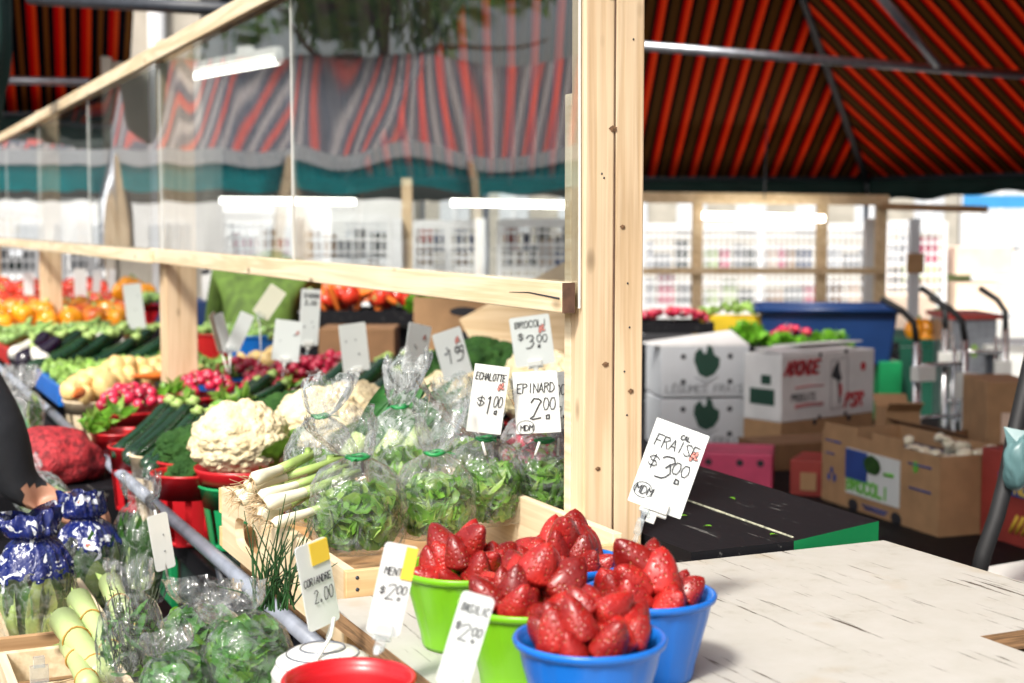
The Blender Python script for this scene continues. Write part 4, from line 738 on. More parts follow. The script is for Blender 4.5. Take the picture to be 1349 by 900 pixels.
def mound(srcs,cx,cy,rx,ry,z,n,label,cat,group,peak=.03,flat=False,sc=(.85,1.15),sp=None,ang=None,tilt=None):
    """a heap: jittered sunflower spots, domed"""
    for k in range(n):
        u=math.sqrt((k+.5)/n); a=k*2.39996+cx*7
        x=cx+rx*u*math.cos(a)+rr(-.004,.004); y=cy+ry*u*math.sin(a)+rr(-.004,.004); zz=z+peak*(1-u*u)+rr(-.003,.006)
        rot=(rr(0,6),rr(0,6),rr(0,6)) if not flat else (rr(-.25,.25)+0,rr(-.2,.2)+(tilt or 0),(ang if ang is not None else rr(0,6))+rr(-.18,.18))
        put(random.choice(srcs),(x,y,zz),rot,rr(*sc),label,cat,group)
def rimz(px,py,z): q=hz(px,py,z); return q.x,q.y
# --- cauliflower stack nearest: green slatted basket under a red bowl rim
bx,by=.657,2.62
slat_basket('green slatted basket under the largest cauliflower',(bx,by,SZ),.080,.062,.118,'dkgreen',n=12)
m=MB(); m.lathe([(.072,.0),(.080,.003),(.089,.024),(.0905,.030),(.0875,.030),(.078,.008),(.04,.005)],64); tag(m.build('shallow_bowl',W['red'],loc=(bx+.002,by,SZ+.1185)),'shallow red bowl holding the largest cauliflower','bowl')
cauliflower('largest cauliflower in a red bowl with yellow-green leaves at its right',(bx-.006,by-.005,SZ+.130),.087,1.3,4,la=-1.0)
cauliflower('cauliflower directly behind the milky bag of greens',(.865,2.83,1.13),.095,2.9,2,la=-1.3)
cauliflower('cauliflower beside the broccoli touching the spring leek tops',(.985,2.98,1.145),.082,3.6,2,la=-.9)
cauliflower('cauliflower below the shallot card',(1.315,3.22,1.12),.092,4.4,3,la=-1.6)
cauliflower('cauliflower behind the spinach card next to the post',(1.50,3.12,1.13),.115,5.7,0)
for k,(x,y,l) in enumerate(((.865,2.83,'red basket under the cauliflower behind the milky bag'),(.985,3.0,'red basket under the cauliflower by the leek tops'),(1.315,3.22,'red basket under the cauliflower below the shallot card'),(1.5,3.12,'red basket under the cauliflower by the post'))):
    slat_basket(l,(x,y,SZ),.092,.076,.125,'red')
# --- broccoli and red baskets along the tube
slat_basket('red slatted basket left of the green basket holding broccoli',(.610,2.80,SZ),.075,.058,.140,'red',n=11)
broccoli('round broccoli head drooping over the red basket next to the largest cauliflower',(.612,2.815,1.140),.064,1.1,rot=(.05,-.2,0))
broccoli('small broccoli head hanging lowest over the red basket',(.588,2.745,1.120),.042,2.2,rot=(.1,-.45,0))
broccoli('broccoli head between the two front cauliflowers',(.87,3.02,1.13),.095,3.3)
broccoli('low broccoli head tucked under the cauliflower behind the bags',(.80,2.80,1.10),.06,4.2)
broccoli('wide broccoli head below the broccoli price card',(1.52,3.55,1.13),.135,5.1)
for k,(px,py,l,mt,rt) in enumerate(((222,625,'red basket second from the broccoli along the tube','red',.066),(190,600,'natural chip basket of zucchini beside the tube','crate',.066),(160,590,'red basket of zucchini behind the chip basket','red',.064),(133,572,'red basket under the radish leaves beside the tube','red',.062))):
    x,y=rimz(px+18,py-4,1.155); slat_basket(l,(x+.012,y,SZ),rt,.052,.135,mt,n=11)
# zucchini leaning in the tube-side baskets
for px,py,d_ in((168,585,0),(180,590,0),(205,600,1),(216,605,1),(192,590,0),(225,603,1)):
    x,y=rimz(px+14,py-22,1.19); put(zuc,(x+.012,y+.02,1.178),(rr(-.1,.1),-.50,.62+rr(-.07,.07)),rr(.9,1.05),'glossy dark zucchini leaning in the baskets by the tube rail','zucchini','zucchini by the tube rail')
# zucchini rows further in
zrow='zucchini lying in a row behind the cauliflowers'
for px,py in((312,520),(328,521),(345,525),(425,505),(440,507),(462,502),(478,504),(494,512),(512,498),(530,500),(548,497),(500,492)):
    x,y=rimz(px,py,1.15); put(zul if px>400 else zuc,(x,y,1.148+rr(-.01,.012)),(rr(-.1,.1),-.34+rr(-.06,.06),.55+rr(-.12,.12)),rr(.85,1.05),'dark green zucchini in the row behind the cauliflowers','zucchini',zrow)
x,y=rimz(566,508,1.15); put(egp,(x,y,1.15),(0,-.3,.6),.8,'dark purple eggplant at the right end of the zucchini row','eggplant','eggplants on the stand')
tray_box('long black tray under the inner zucchini row',.90,1.66,3.55,4.06,1.115,'black')
tray_box('low black tray under the broccoli behind the bags',1.15,1.66,3.33,3.53,1.09,'black')
# radishes / potatoes mounds, pixel-spotted on the heap plane
G1='radishes heaped in the baskets'; L1='shiny red radish heaped with others among the yellow potatoes'
def basket_at(px,py,r,label,mt='red',z=1.13): x,y=rimz(px,py,z); slat_basket(label,(x,y,SZ),r,r*.8,z-SZ,mt,n=12); return x,y
for px,py,n,r,l in((172,540,26,.085,'red basket of radishes nearest the tube rail'),(268,520,24,.09,'red basket of radishes before the middle guard post'),(318,500,22,.09,'red basket of radishes right of the middle guard post'),(348,522,16,.07,'red basket of radishes behind the short zucchini'),(395,496,24,.10,'red basket of radishes under the broad white card'),(440,492,24,.10,'red basket of radishes left of the long zucchini')):
    x,y=basket_at(px,py,r,l); mound(rad,x,y,r*.95,r*.95,1.142,n,L1,'radish',G1,.045)
for px,py,n,r,l in((128,525,14,.09,'wooden basket of yellow potatoes beside the tube rail'),(222,503,14,.10,'wooden basket of yellow potatoes at the middle guard post'),(165,508,12,.09,'wooden basket of yellow potatoes behind the radishes'),(300,484,12,.09,'wooden basket of yellow potatoes right of the middle post'),(352,488,14,.10,'wooden basket of yellow potatoes under the white tags')):
    x,y=basket_at(px,py,r,l,'crate'); mound(pot,x,y,r*.92,r*.92,1.145,n,'pale yellow potato heaped among the radishes','potato','yellow potatoes on the stand',.045)
# loose radish greens between baskets
for px,py in((118,565),(140,560),(160,545),(210,520),(245,528),(290,522),(300,530),(225,515),(378,510),(420,512),(318,527),(130,560)):
    x,y=rimz(px,py,1.165); m=MB()
    for k in range(9): m.leaf(Vector((0,0,0)),Vector((rr(-1,1),rr(-1,1),rr(.1,.7))),rdir(),rr(.03,.055),rr(.015,.028),.4,0 if k%3 else 1)
    tag(m.build('radish_greens',[W['rocket'],W['rocket2']],loc=(x,y,1.163)),'tuft of green radish leaves sticking out between the baskets','leaves','tufts of radish leaves')
for px,py in((102,522),(112,510),(145,497),(200,497)):
    x,y=rimz(px,py,1.16); put(car,(x,y,1.165),(0,0,rr(0,3)),1,'orange carrot among the potatoes','carrot','carrots among the potatoes')
# brussels sprouts, eggplants, pale squash, peppers, tomatoes on trays further off
tray_box('blue tray of brussels sprouts behind the potatoes',.57,1.14,4.43,4.98,1.14,'blue')
for i in range(12):
    for j in range(9):
        x=.60+i*.046+rr(-.01,.01); y=4.47+j*.055+rr(-.01,.01)
        if .81<x<.95 and y<4.34: continue
        put(spr,(x,y,1.152+rr(-.004,.014)),(rr(-1,1),rr(-1,1),rr(0,6)),rr(.9,1.25),'pale green brussels sprout in the blue tray','brussels sprout','brussels sprouts in the blue tray')
tray_box('black tray of eggplants and long zucchini behind the sprouts',.57,1.16,5.02,5.78,1.13,'black')
for k,(x,y) in enumerate(((.66,5.12),(.74,5.17),(.84,5.2),(.95,5.16),(1.06,5.2),(.68,5.38),(.80,5.42),(.93,5.4),(1.06,5.44))):
    put(zul,(x,y,1.165+rr(-.01,.01)),(0,-.32,.60+rr(-.1,.1)),rr(.95,1.1),'long dark zucchini propped before the far green squash','zucchini','long zucchini in the far tray')
for x,y in((.62,5.30),(.88,5.58),(1.03,5.62),(.62,5.55)): put(egp,(x,y,1.17),(0,-.45,.55+rr(-.2,.2)),1,'glossy black eggplant beside the long zucchini','eggplant','eggplants on the stand')
for x,y in((.60,5.12),(.66,5.60),(.75,5.66),(.93,5.72),(1.08,5.70),(.58,5.45)): put(weg,(x,y,1.172),(0,-.3,rr(0,3)),1,'smooth white eggplant by the dark eggplants','white eggplant','white eggplants')
tray_box('red tray of pale green squash behind the eggplants',.57,1.18,5.82,6.62,1.14,'red')
for i in range(7):
    for j in range(12):
        put(psq,(.62+i*.085+rr(-.02,.02),5.88+j*.062+rr(-.02,.02),1.16+rr(-.005,.03)),(rr(-.3,.3),rr(-.3,.3),rr(.2,1.4)),rr(.8,1.15),'small pale green squash in the red tray','squash','small pale squash')
tray_box('wooden tray of mangoes and orange peppers',.57,1.2,6.66,7.5,1.15,'crate')
for i in range(6):
    for j in range(7):
        x,y=.63+i*.102+rr(-.015,.015),6.74+j*.115+rr(-.015,.015); o=random.random()
        put(man if o<.45 else pep,(x,y,1.185+rr(-.01,.035)),(rr(-.5,.5),rr(-.5,.5),rr(0,6)),rr(.95,1.25),'red and yellow mango in the far wooden tray' if o<.45 else 'bright orange pepper in the far wooden tray','mango' if o<.45 else 'pepper','mangoes in the far tray' if o<.45 else 'orange peppers in the far tray')
tray_box('wooden tray of tomatoes at the far end',.57,1.45,7.54,9.6,1.16,'crate')
for i in range(9):
    for j in range(20):
        put(tom,(.63+i*.095+rr(-.015,.015),7.62+j*.10+rr(-.015,.015),1.192+rr(-.005,.04)+.03*(j>8)),(rr(-.6,.6),rr(-.6,.6),rr(0,6)),rr(.9,1.2),'red tomato in the far wooden tray','tomato','tomatoes in the far tray')
# a raised red basket of squash and yellow peppers behind the white card
b=at(200,410,7.0); slat_basket('red basket of green squash raised behind the middle guard post',(b.x,b.y,b.z-.06),.12,.10,.1,'red')
mound([psq],b.x,b.y,.10,.10,b.z+.045,14,'small pale green squash in the raised red basket','squash','small squash in the raised basket',.03,flat=True)
for px,py in((160,384),(178,380),(192,386),(168,377),(185,392)): q=at(px,py,7.3); put(pep,q,(rr(-.4,.4),.3,rr(0,6)),1.15,'yellow-orange pepper piled behind the white card','pepper','orange peppers behind the white card')
b=at(174,400,7.3); m=MB(); m.box((0,0,-.2),(.3,.25,.39)); tag(m.build('pepper_crate',W['crated'],loc=b+Vector((.02,0,-.03)),bev=.004),'brown crate lifting the yellow peppers behind the tomatoes','crate')
# leek tops and scallion greens behind the bags
for k,(px,py,dx,l) in enumerate(((512,560,46,'dark green leek with striped leaves leaning behind the bag with the pointed top'),(560,556,30,'dark leek leaves fanned out behind the middle bags'),(596,548,20,'leek top just left of the shallot card'))):
    b=at(px-60,py+50,2.25); t=thing('leek',l,'leek',b)
    m=MB(); 
    for q in range(7): 
        e=at(px-10+q*9,py-rr(5,40),2.3)-b; s_=e.normalized(); m.leaf(s_*.03,s_,Vector((rr(-.4,.4),-1,.6)),e.length*rr(.9,1.15),rr(.018,.028),.12,0,6)
    m.build('leaves',W['leekg'],t)
    m=MB(); e=(at(px-10,py-20,2.3)-b).normalized(); m.tube([(0,0,0),e*.05],[.014,.016],10); m.build('shank',W['leekw'],t)
# red and blue baskets at the stand's back edge
for px,py,d,mt,l,sr in((337,462,4.9,'blue','blue basket of pale squash at the back of the stand',.095),(283,460,4.9,'red','red basket with green peppers beyond the middle post',.075)):
    b=at(px,py,d); t=pint('fruit_basket',l,mt,(b.x,b.y,b.z-.075),sr,sr*.75,.13); 
    mound([psq],b.x,b.y,sr*.7,sr*.7,b.z+.05,12,'small pale squash in the '+l.split(' at ')[0].split(' beyond')[0],'squash','squash in the '+mt+' back basket',.025,flat=True)
    m=MB(); m.box((0,0,-.04),(.22,.22,.08)); tag(m.build('wooden_block',W['crated'],loc=(b.x,b.y,b.z-.08)),'brown block lifting the '+l.split(' of')[0].split(' with')[0],'block')
# ------------------------------------------------------------------ low shelf: crates, leeks, printed bags, herbs
def open_crate(label,x0,x1,y0,y1,z0,z1,mat='crate',front='crated',rot=0,group=None,boards=2,name='wooden_crate'):
    cx,cy=(x0+x1)/2,(y0+y1)/2; w_,d_,h=x1-x0,y1-y0,z1-z0; t=thing(name,label,'crate',(cx,cy,z0),rot,group); e=.011
    for sy,mt in((-1,front),(1,mat)):
        for k in range(boards):
            hb=h/boards; m=MB(); m.box((0,0,0),(w_,e,hb-.006)); m.build('side_slat',W[mt],t,loc=(0,sy*(d_/2-e/2),hb*(k+.5)),bev=.001)
    for sx in(-1,1): m=MB(); m.box((0,0,0),(e,d_-2*e-.001,h*.96)); m.build('end_panel',W[mat],t,loc=(sx*(w_/2-e/2),0,h*.5),bev=.001)
    m=MB(); m.box((0,0,.006),(w_-2*e-.002,d_-2*e-.002,.008)); m.build('floor_board',W[mat],t)
    return t
open_crate('wooden crate with a brown front board under the printed bags',.12,.325,2.02,2.42,.981,1.062)
open_crate('small pale wooden crate beside the leeks holding dried herbs',.165,.30,1.66,1.93,.981,1.070,front='crate')
open_crate('shallow pale crate under the bags of herbs',.29,.462,1.20,1.72,.981,1.045)
PBG='printed cellophane bags of romaine on the low shelf'
def long_leaves(m,rx,ry,h,n,L,Wd,seed):
    random.seed(seed)
    for k in range(n):
        a=rr(0,6.28); q=math.sqrt(rr(.3,1)); p=Vector((rx*q*math.cos(a),ry*q*math.sin(a),rr(0,.2)*h)); d=Vector((math.cos(a)*.08,math.sin(a)*.12,1)).normalized()
        m.leaf(p,d,Vector((math.cos(a),math.sin(a),0)),L*rr(.7,1.1),Wd*rr(.7,1.2),rr(-.1,.2),0 if random.random()<.85 else 1,6)
def romaine_bag(label,loc,rx,ry,h,flare,seed,fm,rot=(0,0,0),group=PBG,n=46,pale=True,cat='bag'):
    t=thing('romaine_bag',label,cat,loc,rot=rot,group=group); m=MB(); long_leaves(m,rx*.75,ry*.75,h*.85,n,h*.68,rx*.75,int(seed*7)); 
    if pale:
        for k in range(5): a=rr(3.2,6.2); m.tube([(rx*.75*math.cos(a),ry*.75*math.sin(a),.004),(rx*.8*math.cos(a),ry*.8*math.sin(a),h*.25),(rx*.6*math.cos(a),ry*.6*math.sin(a),h*.55)],[rx*.2,rx*.18,rx*.05],8,1)
    squeeze(m,rx,ry,h,0); m.build('leaves',[W['romaine'],W['stalk']],t,loc=(0,0,.004))
    m=MB(); bag_film(m,rx,ry,h,flare,seed,(.1,.1),.55,1.25,n=72); m.build('film',W[fm],t); return t
p=at(50,838,2.16); romaine_bag('blue printed bag of romaine left of the other printed bag',(p.x,p.y,1.0),.058,.052,.160,.032,1.1,'filmb',rot=(.06,-.05,.3))
p=at(122,812,2.32); romaine_bag('blue printed bag of romaine right of the first one and next to the tube rail',(p.x,p.y,1.0),.056,.052,.150,.036,2.7,'filmb',rot=(-.05,.10,1.4))
p=at(182,790,2.36); romaine_bag('clear bag of celery hearts between the printed bags and the tube rail',(p.x,p.y,1.0),.042,.045,.17,.04,3.9,'film',rot=(0,.06,.5),group=None,n=70)
p=at(58,668,2.75); romaine_bag('clear wrapped lettuce heart lying behind the first printed bag',(p.x,p.y,p.z-.02),.032,.032,.13,.03,4.4,'filmw',rot=(-.7,-.5,0),group='wrapped lettuce hearts',n=20)
p=at(96,672,2.7); romaine_bag('clear wrapped lettuce heart leaning toward the green panel',(p.x,p.y,p.z-.02),.032,.032,.12,.03,5.6,'filmw',rot=(-.7,-.5,.3),group='wrapped lettuce hearts',n=20)
p=at(28,575,3.6); romaine_bag('crumpled clear bag beside the dark sleeve',(p.x,p.y,p.z),.055,.05,.12,.05,6.2,'filmw',n=10,pale=False,group=None)
p=at(28,620,3.6); open_crate('dark crate under the crumpled clear bag',p.x-.16,p.x+.12,p.y-.25,p.y+.2,.981,p.z+.07,mat='crated',front='crated')
# red net sack
p=at(66,622,3.1); m=MB(); m.add([Vector((v.x*.11,v.y*.09,max(v.z,-.5)*.075))*(1+.13*noise.noise(v*2.5)) for v in I4[0]],I4[1],0,True); tag(m.build('net_sack',W['mesh'],loc=(p.x,p.y,p.z+.02)),'plump red net sack behind the wrapped lettuce hearts','sack')
m=MB(); m.box((0,0,0),(.3,.26,.11)); tag(m.build('black_crate',W['black'],loc=(p.x,p.y,p.z-.074),bev=.004),'black crate under the red net sack','crate')
# leeks with rubber bands
for k,(a,b,d,l,r) in enumerate((((134,893),(84,818),1.72,'thick pale leek bound with rubber bands lying on the small crate',.0165),((152,872),(104,790),1.80,'white-ended leek tucked under the bound leeks',.0145),((118,905),(92,850),1.66,'short leek stub left of the thick leek',.012),((178,850),(145,768),1.85,'leek running under the thyme bag',.014))):
    p=at(*a,d); q=at(*b,d+.22); q.z=max(q.z,1.06); t=thing('leek',l,'leek',p,group='leeks on the low shelf'); e=q-p
    m=MB(); m.tube([Vector((0,0,0)),e*.03,e*.3,e*.7,e],[r*.9,r*1.1,r,r,r*1.15],16); m.build('shank',W['leekw'],t)
    m=MB()
    for j in range(9): dd=(e.normalized()+rdir()*.16).normalized(); m.leaf(e*.8+rdir()*r*.3,dd,rdir(),.085,.014,.1,0,6)
    m.build('green_top',W['stalk'],t)
    m=MB(); n_=e.normalized()
    for u in(.14,.62):
        c=e*u; s1=n_.orthogonal().normalized(); s2=n_.cross(s1); m.tube([c+(s1*math.cos(i*PI/8)+s2*math.sin(i*PI/8))*r*1.08+n_*.002*math.sin(i) for i in range(17)],.0013,5)
    m.build('rubber_band',M('rubber_band_%d'%k,(.42,.22,.04),.5),t)
m=MB(); 
p=at(62,905,1.72)
for j in range(90): q=Vector((rr(-.05,.05),rr(-.07,.07),rr(0,.035))); m.tube([q,q+rdir()*.02,q+rdir()*.03],.0012,4)
tag(m.build('dried_herbs',W['root'],loc=(p.x,p.y+.03,.996)),'brown dried herb stems in the small pale crate','herbs')
p=at(52,900,1.66); t=thing('card_holder','clear chain card holder standing in the small pale crate','card holder',(p.x,p.y,1.0)); m=MB()
for j in range(7): m.box((.004*math.sin(j),0,.008+j*.0115),(.008,.006,.0095),rot=Matrix.Rotation(j*PI/2,3,'Z'))
m.build('chain',W['clearp'],t); m=MB(); m.box((0,0,.10),(.02,.006,.02)); m.box((0,0,.114),(.012,.008,.012)); m.build('clip',W['clearp'],t)
# herb bags
HB='clear bags of herbs in front of the tube rail'
def hb(label,px,py,d,rx,ry,h,fl,seed,rot,**k):
    p=at(px,py,d); return greens_bag(label,p,rx,ry,h,fl,seed,rot=rot,group=HB,mats=('herb','rocket'),tie=False,neck=.55,wide=1.3,**k)
hb('thyme bag with a pointed clear top left of the parsley bags',172,900,1.52,.034,.028,.095,.03,1.2,(-.2,.10,.2),nl=50,L=.03,Wd=.006,fill=.8,fm='film')
hb('large clear bag of parsley lying along the tube rail behind the other herb bags',262,893,1.62,.052,.044,.082,.025,2.4,(-.3,.2,.2),nl=460,L=.022,Wd=.02,fill=.85)
hb('clear bag of flat herbs bulging toward the chives',346,932,1.45,.043,.040,.098,.022,3.3,(-.15,-.2,.3),nl=460,L=.028,Wd=.024,fill=.85)
hb('small clear bag of parsley lowest in the middle foreground',242,952,1.42,.040,.036,.07,.02,4.8,(-.25,.1,.9),nl=320,L=.022,Wd=.02,fill=.85)
for px,py,d,l in((262,880,1.62,'large parsley bag'),): pass
m=MB()
tp=thing('thyme_sprigs','dark thyme sprigs showing in the pointed clear bag','herbs',at(170,880,1.53))
for k in range(40):
    d=Vector((rr(-.35,.35),rr(-.2,.3),1)).normalized(); L=rr(.05,.09); q=Vector((rr(-.018,.018),rr(-.015,.015),0)); m.tube([q,q+d*L],.0006,4,cap=False)
    for j in range(16): m.leaf(q+d*L*j/16,rdir(),rdir(),.006,.003,.1,0,1)
m.build('sprigs',W['thyme'],tp)
# chives
p=at(362,800,1.60); t=thing('chive_bunch','loose bunch of thin dark chives fanning up beside the tube rail','chives',p); m=MB()
random.seed(12)
for k in range(58):
    q=Vector((rr(-.022,.022),rr(-.02,.02),0)); tip=RT*rr(-.045,.05)+UP*rr(.03,.095)+FW*rr(-.02,.03)
    if k<9: tip=RT*rr(-.01,.04)+UP*rr(.09,.13)+FW*rr(-.02,.02)
    m.tube([q,q+tip*.45+UP*.008,q+tip+RT*rr(-.012,.02)],[.0011,.0010,.0004],5,cap=False)
m.build('stems',W['chive'],t)
# white ribbed tub and red basket in the near corner
p=at(425,846,1.40); t=thing('plastic_tub','white ribbed plastic tub turned upside down behind the red basket','tub',(p.x,p.y,p.z-.03)); m=MB()
pf=[(.050,-.05),(.048,0.)]
for k in range(10): u=k/9; pf.append((.047*math.cos(u*PI/2*.92)+.002*(k%3==0),.002+.024*math.sin(u*PI/2)))
m.lathe(pf,64,0,None,None,False,True); m.build('shell',W['wplast'],t)
m=MB()
for r,z in((.0435,.0118),(.034,.0192),(.021,.0243)): m.lathe([(r-.001,z),(r,z+.0016),(r+.001,z)],48)
m.build('rib',W['grey'],t)
p=at(460,894,1.20); t=pint('plastic_basket','shiny red plastic basket standing empty in the near corner','red',(p.x,p.y,p.z-.07),.053,.040,.072)
m=MB(); m.box((0,0,0),(.085,.085,.13)); tag(m.build('wooden_block',W['crated'],loc=(p.x,p.y,p.z-.07-.066),bev=.003),'brown block under the empty red basket','block')
m=MB(); q=at(425,846,1.40); m.box((0,0,0),(.09,.09,.10)); tag(m.build('wooden_block',W['crated'],loc=(q.x,q.y,q.z-.131),bev=.003),'brown block under the white ribbed tub','block')
m=MB(); m.tube([at(478,780,1.28)-at(496,866,1.22),Vector((0,0,0))],.002,6) if False else None
# ------------------------------------------------------------------ people
def figure(name,label,loc,rotz,joints,edges,mats,faces,root,lv=2,hands=()):
    """one continuous skinned body; faces(co)->material index"""
    me=bpy.data.meshes.new(name); names=list(joints); me.from_pydata([joints[n][0] for n in names],[(names.index(a),names.index(b)) for a,b in edges],[])
    o=bpy.data.objects.new(name,me); COL.objects.link(o); sk_=o.modifiers.new('skin','SKIN'); 
    for i,n in enumerate(names):
        v=me.skin_vertices[0].data[i]; r=joints[n][1]; v.radius=(r if isinstance(r,tuple) else (r,r)); v.use_root=(n==root)
    sk_.use_smooth_shade=True; ss=o.modifiers.new('sub','SUBSURF'); ss.levels=lv; ss.render_levels=lv
    dg=bpy.context.evaluated_depsgraph_get(); me2=bpy.data.meshes.new_from_object(o.evaluated_get(dg)); o.modifiers.clear(); o.data=me2
    for m_ in mats: me2.materials.append(m_)
    for p_ in me2.polygons: p_.material_index=faces(p_.center); p_.use_smooth=True
    o.location=loc; o.rotation_euler=(0,0,rotz); tag(o,label,'person'); return o
# shopper at the left edge reaching over the bags: only sleeve and hand enter the picture
S=at(35,655,2.42); base=Vector((S.x-.52,S.y-.10,0)); wr_=S-base
sh=Vector((.17,0,1.44)); el=Vector((.30,.06,1.34))
hd=wr_+Vector((.075,.02,-.015))
J={'pelvis':((0,0,.95),(.16,.11)),'waist':((0,0,1.12),(.145,.10)),'chest':((.02,0,1.33),(.17,.115)),'neck':((.03,0,1.50),(.055,.055)),'chin':((.05,.0,1.58),(.065,.075)),'head':((.05,0,1.68),(.075,.09)),'crown':((.045,0,1.76),(.05,.06)),
 'shR':(tuple(sh),(.06,.06)),'elR':((wr_.x-.11,wr_.y+.02,wr_.z+.235),(.060,.060)),'foR':((wr_.x-.045,wr_.y,wr_.z+.11),(.056,.055)),'wrR':(tuple(wr_-Vector((.01,0,-.012))),(.036,.034)),'paR':(tuple(wr_+Vector((.045,.005,-.012))),(.034,.019)),'knR':(tuple(hd),(.036,.016)),
 'shL':((-.19,0,1.42),(.06,.06)),'elL':((-.25,.03,1.13),(.047,.047)),'wrL':((-.23,-.05,.88),(.03,.03)),'haL':((-.22,-.06,.78),(.035,.02)),
 'hipR':((.09,0,.9),(.09,.09)),'kneR':((.10,.01,.5),(.06,.06)),'ankR':((.10,.02,.09),(.042,.042)),'toeR':((.21,.0,.04),(.035,.035)),
 'hipL':((-.09,0,.9),(.09,.09)),'kneL':((-.10,.01,.5),(.06,.06)),'ankL':((-.10,.02,.09),(.042,.042)),'toeL':((.0,-.0,.04),(.035,.035))}
Ed=[('pelvis','waist'),('waist','chest'),('chest','neck'),('neck','chin'),('chin','head'),('head','crown'),('chest','shR'),('shR','elR'),('elR','foR'),('foR','wrR'),('wrR','paR'),('paR','knR'),('chest','shL'),('shL','elL'),('elL','wrL'),('wrL','haL'),('pelvis','hipR'),('hipR','kneR'),('kneR','ankR'),('ankR','toeR'),('pelvis','hipL'),('hipL','kneL'),('kneL','ankL'),('ankL','toeL')]
fing=[(-.024,.042,.028),(-.008,.050,.03),(.009,.047,.03),(.024,.036,.022)]
for k,(dy,L,_) in enumerate(fing):
    a=hd+Vector((.006,dy,.0)); b=a+Vector((L*.62,dy*.15,-.006)); c=b+Vector((L*.3,0,-.022)); d_=c+Vector((.002,0,-.02))
    for nm,v,r in(('a',a,.0105),('b',b,.0095),('c',c,.0088),('d',d_,.0075)): J['f%d%s'%(k,nm)]=(tuple(v),(r,r))
    Ed+=[('knR','f%da'%k),('f%da'%k,'f%db'%k),('f%db'%k,'f%dc'%k),('f%dc'%k,'f%dd'%k)]
a=wr_+Vector((.03,-.032,-.016)); 
for nm,v,r in(('t0',a,.013),('t1',a+Vector((.03,-.02,-.014)),.0115),('t2',a+Vector((.055,-.018,-.03)),.009)): J[nm]=(tuple(v),(r,r))
Ed+=[('paR','t0'),('t0','t1'),('t1','t2')]
def fm(c):
    if (c-wr_).length<.30 and c.x>wr_.x-.006 and c.z<wr_.z+.02: return 1
    if c.z>1.5 and abs(c.x-.05)<.13: return 3 if c.z>1.66 else 1
    if c.z<.93 and abs(c.x)<.2: return 2
    if c.x<-.15 and c.z<.90: return 1
    return 0
figure('person','person in a black jacket reaching a hand over the printed bags at the left edge',base,0,J,Ed,[W['blackc'],W['skin'],W['jeans'],W['hair']],fm,'pelvis')
# vendor in an olive green coat bending away behind the stand, seen under the rail
V=at(337,470,6.3); V=Vector((V.x,V.y,0))
J={'pelvis':((0,0,1.00),(.175,.14)),'waist':((0,.10,1.20),(.165,.135)),'chest':((0,.26,1.39),(.175,.13)),'neck':((0,.42,1.45),(.06,.06)),'chin':((0,.50,1.43),(.07,.07)),'head':((0,.59,1.42),(.08,.085)),'crown':((0,.66,1.42),(.05,.05)),
 'hem':((0,-.02,.78),(.19,.16)),'shR':((.19,.27,1.38),(.065,.065)),'elR':((.25,.38,1.12),(.052,.052)),'wrR':((.18,.52,.95),(.034,.034)),'haR':((.16,.58,.90),(.036,.022)),
 'shL':((-.19,.27,1.38),(.065,.065)),'elL':((-.25,.38,1.12),(.052,.052)),'wrL':((-.18,.52,.95),(.034,.034)),'haL':((-.16,.58,.90),(.036,.022)),
 'kneR':((.10,.02,.48),(.075,.075)),'ankR':((.10,0,.09),(.05,.05)),'toeR':((.11,.12,.04),(.04,.04)),'kneL':((-.10,.02,.48),(.075,.075)),'ankL':((-.10,0,.09),(.05,.05)),'toeL':((-.11,.12,.04),(.04,.04))}
Ed=[('hem','pelvis'),('pelvis','waist'),('waist','chest'),('chest','neck'),('neck','chin'),('chin','head'),('head','crown'),('chest','shR'),('shR','elR'),('elR','wrR'),('wrR','haR'),('chest','shL'),('shL','elL'),('elL','wrL'),('wrL','haL'),('hem','kneR'),('kneR','ankR'),('ankR','toeR'),('hem','kneL'),('kneL','ankL'),('ankL','toeL')]
def fm2(c):
    if c.y>.45 and c.z>1.30: return 3 if c.z>1.40 else 1
    if c.y>.48 and c.z<.99: return 1
    return 2 if c.z<.66 else 0
figure('person','person in a long olive green coat bending away behind the stand',V,-A,J,Ed,[W['coat_'],W['skin'],W['jeans'],W['hair']],fm2,'pelvis')
